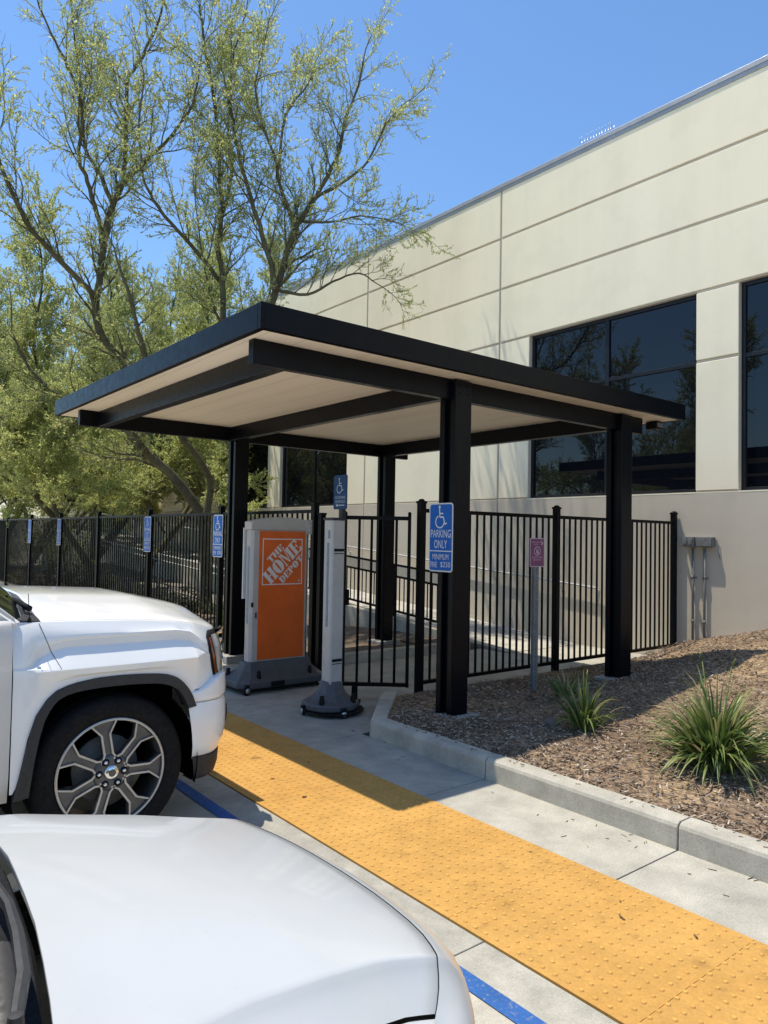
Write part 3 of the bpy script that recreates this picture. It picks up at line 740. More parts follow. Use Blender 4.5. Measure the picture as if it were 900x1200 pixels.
# ------------------------------------------------------------------ stencil lettering for the orange panel
def glyph(ch):
    """list of 2-D polygons in a box of height 1; returns (width, polys)"""
    R = lambda x0, x1, y0, y1: [(x0, y0), (x1, y0), (x1, y1), (x0, y1)]
    def half(cx, cy, rx, ry, ix, iy, a0, a1, n=12):
        o = [(cx+rx*math.cos(lerp(a0, a1, k/n)), cy+ry*math.sin(lerp(a0, a1, k/n))) for k in range(n+1)]
        i = [(cx+ix*math.cos(lerp(a0, a1, k/n)), cy+iy*math.sin(lerp(a0, a1, k/n))) for k in range(n+1)]
        return [[o[k], o[k+1], i[k+1], i[k]] for k in range(n)]
    if ch == 'H': return 1.0, [R(0, .44, 0, .09), R(0, .44, .91, 1), R(.06, .38, .09, .91), R(.40, .58, .44, .56), R(.56, 1, 0, .09), R(.56, 1, .91, 1), R(.62, .94, .09, .91)]
    if ch == 'O': return .98, half(.47, .5, .47, .52, .07, .40, PI/2, 3*PI/2)+half(.51, .5, .47, .52, .07, .40, -PI/2, PI/2)
    if ch == 'M': return 1.24, [R(0, .24, 0, .08), R(.07, .17, .08, .92), [(0, .92), (.36, .92), (.36, 1), (0, 1)], [(.19, .91), (.36, .91), (.66, .12), (.54, 0)], [(.68, .18), (.80, 1), (.72, 1), (.62, .34)], R(.84, 1.16, .09, .91), R(.78, 1.22, 0, .09), R(.82, 1.22, .91, 1)]
    if ch == 'E': return .88, [R(0, .44, 0, .09), R(0, .44, .91, 1), R(.06, .38, .09, .91), R(.46, .84, .91, 1), [(.70, .72), (.84, .68), (.84, .91), (.62, .91)], R(.46, .62, .46, .55), [(.60, .36), (.66, .36), (.66, .66), (.60, .66)], R(.46, .86, 0, .09), [(.64, .09), (.86, .09), (.86, .32), (.74, .28)]]
    if ch == 'T': return .90, [R(.27, .63, 0, .09), R(.29, .61, .09, 1), [(0, .66), (.10, .70), (.26, .90), (.26, 1), (0, 1)], [(.90, .66), (.80, .70), (.64, .90), (.64, 1), (.90, 1)]]
    if ch == 'D': return .92, [R(0, .44, 0, .09), R(0, .44, .91, 1), R(.06, .38, .09, .91)]+half(.46, .5, .46, .5, .14, .40, -PI/2, PI/2)
    if ch == 'P': return .88, [R(0, .44, 0, .09), R(0, .44, .91, 1), R(.06, .38, .09, .91)]+half(.46, .70, .42, .30, .12, .20, -PI/2, PI/2)
def stencil(mb, word, a0, a1, b0, b1, f, mi, gap=.07):
    gs = [glyph(c) for c in word]; W = sum(g_[0] for g_ in gs)+gap*(len(gs)-1); x = 0; sc = (a1-a0)/W; k = 0
    for w_, polys in gs:
        for p in polys:
            k += 1
            mb.add([f(a0+(x+u)*sc, b0+v*(b1-b0), k % 4) for u, v in p], [tuple(range(len(p)))], mi)
        x += w_+gap
def caster(root, off, x, y, r, ang, name='caster'):
    m_ = MB(); d = Vector((math.cos(ang), math.sin(ang), 0)); s = Vector((-d.y, d.x, 0))
    vs = MB(); vs.lathe([(0, -.014), (r*.8, -.014), (r, -.010), (r, .010), (r*.8, .014), (0, .014)], 16, (0, 0, 0), 'y')
    m_.add([(x+p[0]*d.x+p[1]*s.x, y+p[0]*d.y+p[1]*s.y, r+p[2]) for p in vs.v], vs.f, 0, True)
    hub = MB(); hub.lathe([(0, -.019), (r*.55, -.019), (r*.55, .019), (0, .019)], 12, (0, 0, 0), 'y')
    m_.add([(x+p[0]*d.x+p[1]*s.x, y+p[0]*d.y+p[1]*s.y, r+p[2]) for p in hub.v], hub.f, 1, True)
    m_.box(x-.02, x+.02, y-.02, y+.02, r*1.6, r*2.2, 0)
    return m_.build(name, [M['rubber'], M['alu']], root, off=off)
# ------------------------------------------------------------------ wide pedestal with the orange panel
kx = thing('display_pedestal', 'wide grey rolling pedestal with an orange store panel at the gate', 'pedestal', (4.2, 7.15, 0)); o_ = (4.2, 7.15, 0)
x0, x1, yf, yb = 3.835, 4.565, 7.05, 7.19
def ring(x0, x1, y0, y1, z, c):
    return [(x0+c, y0, z), (x1-c, y0, z), (x1, y0+c, z), (x1, y1-c, z), (x1-c, y1, z), (x0+c, y1, z), (x0, y1-c, z), (x0, y0+c, z)]
m_ = MB(); rows = [ring(x0, x1, yf, yb, .30, .028), ring(x0, x1, yf, yb, 1.735, .028)]
m_.grid(rows, smooth=False, closed=True); m_.add(rows[1], [tuple(range(8))]); m_.build('cabinet', M['kiosk'], kx, off=o_, bevel=.004)
m_ = MB()   # arched cap
N = 14; top = [(lerp(x0-.012, x1+.012, i/N), 1.80+.085*math.sin(PI*min(1, (i/N)*.72+.10))) for i in range(N+1)]
poly = [(x0-.012, 1.738), *top, (x1+.012, 1.738)]
m_.prism(poly, lambda u, v: (u, yf-.012, v), lambda u, v: (u, yb+.012, v)); cap = m_.build('cap', M['kiosk'], kx, off=o_, bevel=.008)
m_ = MB(); m_.box(x1-.055, x1+.022, yf-.03, yf-.0125, 1.70, 1.865, 0)
for z in (1.745, 1.79, 1.835): m_.lathe([(0, yf-.036), (.013, yf-.036), (.015, yf-.031)], 10, (x1-.017, 0, z), 'y', 1)
m_.build('latch_plate', [M['kiosk'], M['alu']], cap, off=o_, bevel=.003)
m_ = MB(); m_.tube([(x1-.012, yf-.008, 1.72), (x1-.010, yf-.008, 1.1), (x1-.012, yf-.006, .5)], .004, 5); m_.build('cable', M['logo_white'], kx, off=o_)
m_ = MB(); px0, px1, pz0, pz1 = 3.925, 4.512, .325, 1.728
m_.box(px0-.012, px1+.012, yf-.004, yf-.0005, pz0-.012, pz1+.008, 0); pan_frame = m_.build('panel_frame', M['kiosk'], kx, off=o_)
m_ = MB(); m_.box(px0, px1, yf-.008, yf-.0045, pz0, pz1, 0)
lx0, lx1, lz0, lz1 = 3.965, 4.475, 1.135, 1.645; t_ = .011; yl = yf-.0086
for a, c, e, f in ((lx0, lx1, lz1-t_, lz1), (lx0, lx1, lz0, lz0+t_), (lx0, lx0+t_, lz0+t_, lz1-t_), (lx1-t_, lx1, lz0+t_, lz1-t_)): m_.box(a, c, yl, yl+.0004, e, f, 1)
cx, cz, sd = (lx0+lx1)/2, (lz0+lz1)/2, lx1-lx0
q2 = math.sqrt(.5)
fm = lambda a, b, k: (cx+sd*(a-b)*q2, yl-.00008*k, cz+sd*(a+b)*q2)
stencil(m_, 'THE', -.235, .235, .185, .325, fm, 1); stencil(m_, 'HOME', -.55, .56, -.15, .155, fm, 1, .045); stencil(m_, 'DEPOT', -.33, .415, -.345, -.195, fm, 1, .06)
disc(m_, cx+.42*sd, cz-.42*sd, .010, yl, 1, 10)
m_.build('orange_panel', [M['orange'], M['logo_white']], kx, off=o_, recalc=False)
m_ = MB(); m_.box(x0-.004, x0-.0005, yf+.045, yf+.085, .72, 1.56); m_.build('accent_strip', M['strip'], kx, off=o_)
m_ = MB(); m_.box(x0+.008, x0+.03, yf-.012, yf-.001, .90, .95); m_.box(px0-.03, px0-.018, yf-.012, yf-.0045, .78, .84); m_.build('lock', M['rubber'], kx, off=o_)
m_ = MB(); m_.box(3.822, 4.50, yb+.02, yb+.04, .98, 1.76); m_.box(4.0, 4.4, yb+.002, yb+.019, 1.1, 1.6); m_.build('back_panel', M['sign_white'], kx, off=o_, bevel=.004)
m_ = MB(); rows = [ring(3.65, 4.73, 6.86, 7.46, .058, .10), ring(3.64, 4.74, 6.85, 7.47, .068, .10), ring(3.64, 4.74, 6.85, 7.47, .128, .10), ring(3.67, 4.71, 6.88, 7.44, .145, .09), ring(3.765, 4.63, 6.98, 7.26, .225, .06), ring(3.795, 4.605, 7.015, 7.225, .31, .04)]
m_.grid(rows, smooth=False, closed=True); m_.add(rows[0], [tuple(reversed(range(8)))]); m_.add(rows[-1], [tuple(range(8))]); m_.build('base', M['kiosk_base'], kx, off=o_, bevel=.012, seg=3)
m_ = MB(); m_.box(3.68, 4.70, 6.89, 7.43, .03, .057); m_.box(4.0, 4.16, 6.842, 6.849, .066, .122); m_.build('skid_plate', M['rubber'], kx, off=o_)
for x, y in ((3.72, 6.865), (3.68, 7.40), (4.64, 6.90), (4.70, 7.33)): caster(kx, o_, x, y, .05, .2)
for x, y in ((3.88, 6.91), (3.70, 7.26), (4.52, 6.91)):
    m_ = MB(); m_.lathe([(.024, .135), (.024, .185), (.020, .205), (.020, .232), (0, .234)], 12, (x, y, 0)); m_.build('levelling_knob', M['rubber'], kx, off=o_)
# ------------------------------------------------------------------ slim pedestal
k2_ = thing('slim_pedestal', 'slim light grey square pedestal on a round rolling base beside the gate', 'pedestal', (4.04, 5.80, 0)); o_ = (4.04, 5.80, 0)
cx, cy, h = 4.035, 5.78, .074
m_ = MB(); rows = [ring(cx-h, cx+h, cy-h, cy+h, z, .012) for z in (.27, 1.835)]
m_.grid(rows, smooth=False, closed=True); m_.build('column', M['kiosk'], k2_, off=o_, bevel=.003)
m_ = MB(); m_.prism([(cx-h-.008, cy-h-.008), (cx+h+.008, cy-h-.008), (cx+h+.008, cy+h+.008), (cx-h-.008, cy+h+.008)], lambda u, v: (u, v, 1.8355), lambda u, v: (u, v, 1.862)); m_.build('cap', M['plastic'], k2_, off=o_, bevel=.006)
for z in (1.545, .50):
    m_ = MB(); m_.box(cx-.062, cx+.062, cy-h-.004, cy-h-.0005, z-.045, z+.045, 0); m_.box(cx-.055, cx+.055, cy-h-.012, cy-h-.0045, z-.005, z+.02, 1); m_.box(cx-.055, cx+.055, cy-h-.006, cy-h-.0045, z-.03, z-.022, 1)
    m_.build('handle', [M['kiosk'], M['rubber']], k2_, off=o_, bevel=.002)
m_ = MB(); m_.box(cx-h-.004, cx-h-.0005, cy-.018, cy+.012, .82, 1.62); m_.box(cx-h-.0045, cx-h-.0005, cy-.03, cy-.002, 1.66, 1.74); m_.build('accent_strip', M['strip'], k2_, off=o_)
m_ = MB(); c8 = (4.035, 5.79)
prof = [(.26, .052), (.272, .058), (.275, .068), (.275, .102), (.262, .117), (.205, .145), (.155, .185), (.125, .23), (.110, .278), (.104, .305)]
m_.lathe(prof, 10, (c8[0], c8[1], 0), smooth=False); m_.add([(c8[0]+.104*math.cos(2*PI*j/10), c8[1]+.104*math.sin(2*PI*j/10), .305) for j in range(10)], [tuple(range(10))]); m_.build('base', M['kiosk_base'], k2_, off=o_, bevel=.01, seg=3)
m_ = MB(); m_.lathe([(0, .03), (.295, .03), (.30, .035), (.295, .045), (0, .047)], 20, (c8[0]+.02, c8[1]-.01, 0), smooth=False); m_.build('skid_plate', M['rubber'], k2_, off=o_)
for a in (170, 262, 345, 80): caster(k2_, o_, c8[0]+.278*math.cos(math.radians(a)), c8[1]+.278*math.sin(math.radians(a)), .042, math.radians(a+80))
for a in (215, 300, 35):
    m_ = MB(); x, y = c8[0]+.235*math.cos(math.radians(a)), c8[1]+.235*math.sin(math.radians(a)); m_.lathe([(.026, .12), (.026, .162), (.021, .177), (.021, .20), (0, .202)], 12, (x, y, 0)); m_.build('levelling_knob', M['rubber'], k2_, off=o_)
def sharp(o, deg=28):
    o.data.set_sharp_from_angle(angle=math.radians(deg)); return o
# ------------------------------------------------------------------ pickup truck, nose towards +X
YC = 4.94
tk = thing('pickup_truck', 'white pickup truck with large grey alloy wheel parked nose in at the yellow strip', 'truck', (0, YC, 0)); TO = (0, YC, 0)
ip = lambda xs, ys: (lambda x: float(np.interp(x, xs, ys)))
tw = ip([-3.8, 1.70, 1.80, 1.87, 1.93, 1.97, 2.0, 2.03, 2.06, 2.10, 2.14, 2.165, 2.185], [1.02, 1.02, 1.012, .985, .95, .922, .895, .85, .79, .68, .50, .32, .0])
zc_ = ip([.85, 1.2, 1.64, 1.80, 1.93, 2.02, 2.08, 2.13, 2.185], [1.335, 1.325, 1.30, 1.265, 1.235, 1.205, 1.175, 1.14, 1.08])
ze_ = ip([.85, 1.2, 1.5, 1.7, 1.83, 1.92, 2.0, 2.06, 2.12, 2.185], [1.228, 1.218, 1.205, 1.185, 1.16, 1.135, 1.115, 1.10, 1.085, 1.06])
AO = ip([.859, .875, .893, .92, .954, 1.0, 1.046, 1.10, 1.15, 1.254, 1.38, 1.48, 1.58, 1.638, 1.69, 1.724, 1.75, 1.777, 1.799],
        [.372, .43, .50, .655, .765, .838, .880, .900, .912, .925, .926, .922, .913, .902, .880, .851, .820, .775, .715])
AI = ip([.93, .945, .965, .994, 1.025, 1.059, 1.10, 1.15, 1.24, 1.326, 1.45, 1.576, 1.64, 1.69, 1.725, 1.753],
        [.372, .50, .63, .74, .80, .835, .853, .864, .871, .873, .870, .860, .842, .810, .765, .700])
def hood_he(x): w = tw(x); return max(w-.112, w*.86)
def hood_sec(x):
    z, e, h = zc_(x), ze_(x), hood_he(x); k = min(1, h/.93)
    return [(0, z), (.22*k, z-.002), (.36*k, z-.006), (.43*k, z-.013), (.50*k, z-.026), (.57*k, z-.034), (.70*k, lerp(z-.038, e+.026, .5)), (.80*k, e+.026), (h-.025*k, e+.010), (h, e)]
def side_sec(x):
    w, h, e = tw(x), hood_he(x), ze_(x); b = sst((x-.89)/.09)*(1-sst((x-1.80)/.09)); f = sst((x-1.72)/.25)
    zu = lerp(1.132, 1.045, f); zs = .985; arc = 1-sst((x-.90)/.17)
    zu = smooth_pw(x, [.86, .91, .95, 1.0, 1.08, 1.2, 1.70, 1.78, 1.84, 1.88, 1.95, 2.2], [1.02, 1.02, 1.07, 1.108, 1.130, 1.135, 1.130, 1.115, 1.075, 1.02, 1.0, .97]); zt = smooth_pw(x, [.86, .93, .97, 1.02, 1.1, 1.70, 1.78, 1.84, 1.88, 1.95, 2.2], [1.006, 1.006, 1.035, 1.066, 1.088, 1.085, 1.072, 1.04, 1.0, .985, .955]); zs = min(zs, zt-.02)
    bottom = AO(x) if x < 1.799 else .80
    if x < .861: bottom = .40
    r = [(h, e), (h+.016, e-.004), (w-.086, e-.018), (w-.070, e-.042), (w-.034-.021*b, lerp(e-.045, zu, .5)), (w-.018-.034*b, zu+.010), (w-.016-.036*b, zu), (w-.015-.042*b, zu-.010), (w-.012-.046*b, zt), (w-.010-.044*b, zt-.006), (w-.006+.022*b, zs+.012), (w-.004+.028*b, zs), (w-.002+.018*b, zs-.03)]
    zz = min(zs-.035, bottom+.02); r += [(w, lerp(zs-.03, bottom, .4)), (w, lerp(zs-.03, bottom, .75)), (w-.002, bottom)]
    return r
def side_d(x, z):
    s = side_sec(x)
    for (d0, z0), (d1, z1) in zip(s[:-1], s[1:]):
        if z1 <= z <= z0: return lerp(d0, d1, (z0-z)/max(1e-6, z0-z1))
    return s[-1][0]
XS = sorted(set([.846, .859, .875, .893, .905, .92, .936, .954, .972, .985, 1.0, 1.02, 1.046, 1.1, 1.15, 1.254, 1.38, 1.48, 1.58, 1.638, 1.69, 1.724, 1.75, 1.777, 1.799, 1.80, 1.83, 1.86, 1.89, 1.92, 1.95, 1.98, 2.005, 2.03, 2.06, 2.085, 2.11, 2.13, 2.15, 2.168, 2.18, 2.185]))
for sgn, nm in ((-1, 'fender'), (1, 'fender')):
    m_ = MB(); m_.grid([[(x, YC+sgn*d, z) for d, z in side_sec(x)] for x in XS]); o = m_.build(nm, M['truck_white'], tk, off=TO, recalc=True, auto=1); sharp(o, 24)
m_ = MB(); HX = [1.0]+[x for x in XS if x > 1.01]
m_.grid([[(x, YC-d, z+.001) for d, z in reversed(hood_sec(x)[:])]+[(x, YC+d, z+.001) for d, z in hood_sec(x)[1:]] for x in HX])
r0 = [(1.0, p[1], p[2]) for p in ([(0, YC-d, z+.001) for d, z in reversed(hood_sec(1.0))]+[(0, YC+d, z+.001) for d, z in hood_sec(1.0)[1:]])]
m_.grid([[(.992, p[1], p[2]-.03) for p in r0], [(.990, p[1], p[2]-.006) for p in r0], r0]); sharp(m_.build('hood', M['truck_white'], tk, off=TO), 32)
# panel gaps drawn as real dark slots lying on the fender
def seam(pts, sgn=-1, wd=.0032, name='panel_gap'):
    m_ = MB()
    P_ = []
    for i in range(len(pts)-1):
        for k in range(6): P_.append((lerp(pts[i][0], pts[i+1][0], k/6), lerp(pts[i][1], pts[i+1][1], k/6)))
    P_.append(pts[-1])
    m_.grid([[(x-wd/2, YC+sgn*(side_d(x, z)+.0015), z), (x+wd/2, YC+sgn*(side_d(x, z)+.0015), z)] for x, z in P_]); m_.build(name, M['seam'], tk, off=TO)
seam([(.972, 1.228), (1.0, 1.145), (1.064, .992)])
seam([(1.725, .852), (1.80, .875), (1.86, .90), (1.89, .96)], wd=.004) if False else None
# arch trim and liner
for sgn in (-1, 1):
    xs = list(np.linspace(0, 1, 40)); m_ = MB(); rows = []
    for t in xs:
        xo = lerp(.859, 1.799, t); xi = lerp(.93, 1.753, t)
        d = 1.02
        rows.append([(xo, YC+sgn*(d-.004), AO(xo)+.002), (xo, YC+sgn*(d+.016), AO(xo)-.004), (xi, YC+sgn*(d+.018), AI(xi)+.004), (xi, YC+sgn*(d+.005), AI(xi)), (xi, YC+sgn*(d-.09), AI(xi)+.01)])
    m_.grid(rows); sharp(m_.build('wheel_arch_trim', M['plastic'], tk, off=TO), 35)
    m_ = MB(); N = 24; rows = []
    for y in (1.0, .93, .45):
        rows.append([(1.345+.50*math.cos(a)*(1 if y < .95 else .97), YC+sgn*y, .39+.50*math.sin(a)) for a in [PI*1.08-k*PI*1.16/N for k in range(N+1)]])
    m_.grid(rows); m_.add([(.80, YC+sgn*.45, .2), (1.9, YC+sgn*.45, .2), (1.9, YC+sgn*.45, .95), (.80, YC+sgn*.45, .95)], [(0, 1, 2, 3)]); m_.build('wheel_well', M['well'], tk, off=TO)
# bumper
BP = [(1.765, 1.020), (1.82, 1.021), (1.88, 1.017), (1.94, 1.0), (1.99, .965), (2.03, .915), (2.06, .855), (2.085, .79), (2.115, .68), (2.14, .54), (2.165, .32), (2.178, .12)]
def bump_rows(prof, rear):
    P_ = [(x, -d) for x, d in BP]+[(2.18, 0)]+[(x, d) for x, d in reversed(BP)]
    rows = []
    for zf, off in prof:
        row = []
        for i, (x, d) in enumerate(P_):
            a, c = P_[max(0, i-1)], P_[min(len(P_)-1, i+1)]
            tx, td = c[0]-a[0], c[1]-a[1]; L = math.hypot(tx, td); nx, nd = td/L, -tx/L
            z = zf(x) if callable(zf) else zf
            xx = x if 0 < i < len(P_)-1 else rear(z)
            row.append((xx+nx*off, YC+d+nd*off, z))
        rows.append(row)
    return rows
rear = lambda z: 1.755+max(0, (.72-z))*.15
zt = lambda x: lerp(.79, .862, sst((x-1.80)/.2))
m_ = MB(); m_.grid(bump_rows([(lambda x: zt(x)+.004, -.06), (lambda x: zt(x)+.002, -.012), (lambda x: zt(x)-.008, 0), (lambda x: lerp(zt(x), .735, .7), .006), (lambda x: lerp(zt(x), .735, .92), .004), (.728, -.008)], rear)); sharp(m_.build('bumper', M['truck_white'], tk, off=TO), 30)
m_ = MB(); m_.grid(bump_rows([(.729, -.02), (.722, -.004), (.70, .004), (.62, .009), (.55, .006), (.48, -.008), (.425, -.03), (.40, -.05)], rear)); lb = sharp(m_.build('lower_bumper', M['truck_white'], tk, off=TO), 30)
m_ = MB(); m_.grid(bump_rows([(.412, -.045), (.405, -.030), (.345, -.034), (.29, -.05), (.268, -.075), (.265, -.2)], rear)); sharp(m_.build('valance', M['plastic'], tk, off=TO), 30)
for sgn in (-1, 1):
    m_ = MB()
    for k, (sc, o_, mi) in enumerate(((1, .012, 0), (.6, .0145, 1))):
        pts = []
        for q in range(16):
            a = 2*PI*q/16; s = .036*sc*math.copysign(abs(math.cos(a))**.6, math.cos(a)); z = .612+.05*sc*math.copysign(abs(math.sin(a))**.6, math.sin(a))
            pts.append((2.052+s*.55+.83*o_, YC+sgn*(.872-s*.83+.55*o_), z))
        m_.add(pts, [tuple(range(16))], mi)
        if k == 0: m_.grid([pts, [(p[0]-.02, p[1]-sgn*.012, p[2]) for p in pts]], 0, closed=True)
    m_.build('fog_light', [M['plastic'], M['rubber']], lb, off=TO)
# headlights: housing, amber strip, lens, chrome edge
hlz = [.832, .85, .90, .97, 1.04, 1.085, 1.105, 1.118]
rearx = ip([.832, .85, .90, .97, 1.04, 1.09, 1.118], [1.958, 1.94, 1.922, 1.908, 1.899, 1.90, 1.93])
for sgn in (-1, 1):
    def patch(xa, xb, za, zb, off, n=7, kz=9):
        rows = []
        for i in range(kz+1):
            z = lerp(za, zb, i/kz); a, c = xa(z), xb(z)
            rows.append([(lerp(a, c, j/n)+off*.75, YC+sgn*(side_d(lerp(a, c, j/n), z)+off*.75), z) for j in range(n+1)])
        return rows
    m_ = MB(); m_.grid(patch(rearx, lambda z: 2.075, .832, 1.112, .006)); hl = m_.build('headlight', M['rubber'], tk, off=TO, solid=.012)
    m_ = MB(); m_.grid(patch(lambda z: rearx(z)+.010, lambda z: rearx(z)+.030, .86, 1.075, .010)); m_.build('amber_reflector', M['amber'], hl, off=TO)
    m_ = MB(); m_.grid(patch(lambda z: rearx(z)+.036, lambda z: 2.07, .850, 1.085, .011)); m_.build('lens', M['lens'], hl, off=TO)
    m_ = MB(); m_.grid(patch(lambda z: 2.030, lambda z: 2.08, .86, 1.125, .016, 3)); m_.build('chrome_edge', M['chrome'], hl, off=TO)
m_ = MB()
for z in (.90, .95, 1.0, 1.05): m_.beam((2.165, YC-.55, z), (2.165, YC+.55, z), .05, .022)
m_.beam((2.16, YC-.58, .87), (2.16, YC+.58, .87), .06, .03); m_.build('grille', M['chrome'], tk, off=TO, bevel=.006)
# cowl, windshield, wipers, cab, bed
def wsb(d): return 1.07-.20*(d/.93)**2
def wst(d): return .30-.14*(d/.76)**2
m_ = MB(); ds = np.linspace(-1, 1, 17)
m_.grid([[(lerp(wsb(u*.93), wst(u*.76), t), YC+lerp(u*.93, u*.76, t), lerp(1.245-.012*abs(u)+.02*(1-u*u), 1.825+.035*(1-u*u), t)) for u in ds] for t in np.linspace(0, 1, 9)]); m_.build('windshield', M['tint'], tk, off=TO)
m_ = MB(); m_.grid([[(1.0+.09*(1-u*u), YC+u*.92, 1.205+.05*(1-u*u)) for u in ds], [(.985+.05*(1-u*u), YC+u*.92, 1.225+.055*(1-u*u)) for u in ds], [(wsb(u*.93)-.02, YC+u*.93, 1.238+.02*(1-u*u)) for u in ds]]); m_.build('cowl', M['plastic'], tk, off=TO)
for c_ in (-.5, .35):
    m_ = MB(); m_.tube([(.97, YC+c_-.25, 1.275), (.95, YC+c_-.1, 1.30), (.93, YC+c_+.35, 1.312)], [.018, .014, .008], 6); m_.tube([(.90, YC+c_-.05, 1.325), (.93, YC+c_+.55, 1.318)], .009, 5); m_.build('wiper', M['rubber'], tk, off=TO)
m_ = MB(); m_.tube([(.925, YC-.955, 1.225), (.925, YC-.955, 1.25)], [.012, .007], 8); m_.tube([(.925, YC-.955, 1.25), (.915, YC-.957, 1.37)], .0018, 5); m_.build('antenna', M['rubber'], tk, off=TO)
cabx = [.84, .3, -.35, -.36, -1.0, -1.62, -1.63, -2.02]
low = [(1.0, .36), (1.018, .48), (1.026, .80), (1.022, .98), (1.01, 1.12), (.985, 1.215), (.955, 1.245)]
for sgn in (-1, 1):
    for a, c, nm in ((.84, -.35, 'door'), (-.358, -1.30, 'rear_door'), (-1.308, -2.05, 'cab_side')):
        m_ = MB(); m_.grid([[(x, YC+sgn*d, z) for d, z in low] for x in (a, lerp(a, c, .5), c)]); dr = sharp(m_.build(nm, M['truck_white'], tk, off=TO, solid=.02), 25)
        if nm != 'cab_side':
            m_ = MB(); m_.tube([(c+.10, YC+sgn*1.03, 1.07), (c+.12, YC+sgn*1.055, 1.075), (c+.26, YC+sgn*1.055, 1.08), (c+.28, YC+sgn*1.03, 1.08)], .014, 8); m_.build('handle', M['truck_white'], dr, off=TO)
    m_ = MB()
    bz = 1.25; G1 = [(.86, .95), (-2.02, .95)]; R1 = [(.14, .765), (-1.72, .765)]
    def gp_(t, h): return (lerp(lerp(.86, -2.02, t), lerp(.14, -1.72, t), h), YC+sgn*lerp(.952, .77, h), lerp(bz-.005, 1.835, h))
    m_.grid([[gp_(t, h) for t in np.linspace(0, 1, 9)] for h in np.linspace(0, 1, 5)]); m_.build('cab_pillars', M['truck_white'], tk, off=TO, solid=.03)
    for t0, t1 in ((.10, .43), (.48, .80)):
        m_ = MB(); m_.grid([[tuple(np.array(gp_(lerp(t0+(.05*h if t0 < .2 else 0), t1, t), .06+.82*h))+np.array((0, sgn*.006, .001))) for t in (0, .5, 1)] for h in (0, .5, 1)]); m_.build('side_window', M['tint'], tk, off=TO)
    m_ = MB(); m_.add([(.885, YC+sgn*.94, 1.228), (.85, YC+sgn*.965, 1.225), (.10, YC+sgn*.79, 1.815), (.17, YC+sgn*.745, 1.835)], [(0, 1, 2, 3)]); m_.build('windshield_pillar', M['truck_white'], tk, off=TO, solid=.03)
    m_ = MB(); m_.grid([[(.50+x, YC+sgn*(1.08+dy), 1.28+z) for x, z in ((-.05, -.09), (-.05, .10), (.06, .08), (.06, -.08))] for dy in (0, .2)], closed=True); m_.add(m_.v[4:8], [(0, 1, 2, 3)]); m_.build('mirror', M['truck_white'], tk, off=TO, bevel=.03)
    m_ = MB(); m_.grid([[(x, YC+sgn*d, z) for d, z in [(1.0, .55), (1.02, .8), (1.02, 1.1), (1.0, 1.28), (.93, 1.30)]] for x in (-2.09, -2.62)]); m_.grid([[(x, YC+sgn*d, z) for d, z in [(1.0, .95), (1.02, 1.0), (1.02, 1.1), (1.0, 1.28), (.93, 1.30)]] for x in (-2.62, -3.45)]); m_.grid([[(x, YC+sgn*d, z) for d, z in [(1.0, .55), (1.02, .8), (1.02, 1.1), (1.0, 1.28), (.93, 1.30)]] for x in (-3.45, -3.75)]); m_.build('bed_side', M['truck_white'], tk, off=TO, solid=.02)
m_ = MB(); m_.grid([[(x, YC+u*.79, z+.035*(1-u*u)) for u in ds] for x, z in ((.27, 1.815), (.1, 1.84), (-.6, 1.86), (-1.5, 1.85), (-1.74, 1.82))]); m_.build('roof', M['truck_white'], tk, off=TO, solid=.02)
m_ = MB(); m_.grid([[(x, YC+u*w_, z) for u in ds] for x, w_, z in ((-1.735, .76, 1.82), (-2.03, .93, 1.26), (-2.04, .98, .5))]); m_.build('rear_window', M['tint'], tk, off=TO)
m_ = MB(); m_.box(-3.77, -3.72, YC-.98, YC+.98, .62, 1.29); m_.box(-3.7, .84, YC-.9, YC+.9, .33, .42); m_.build('tailgate', M['truck_white'], tk, off=TO, bevel=.02)
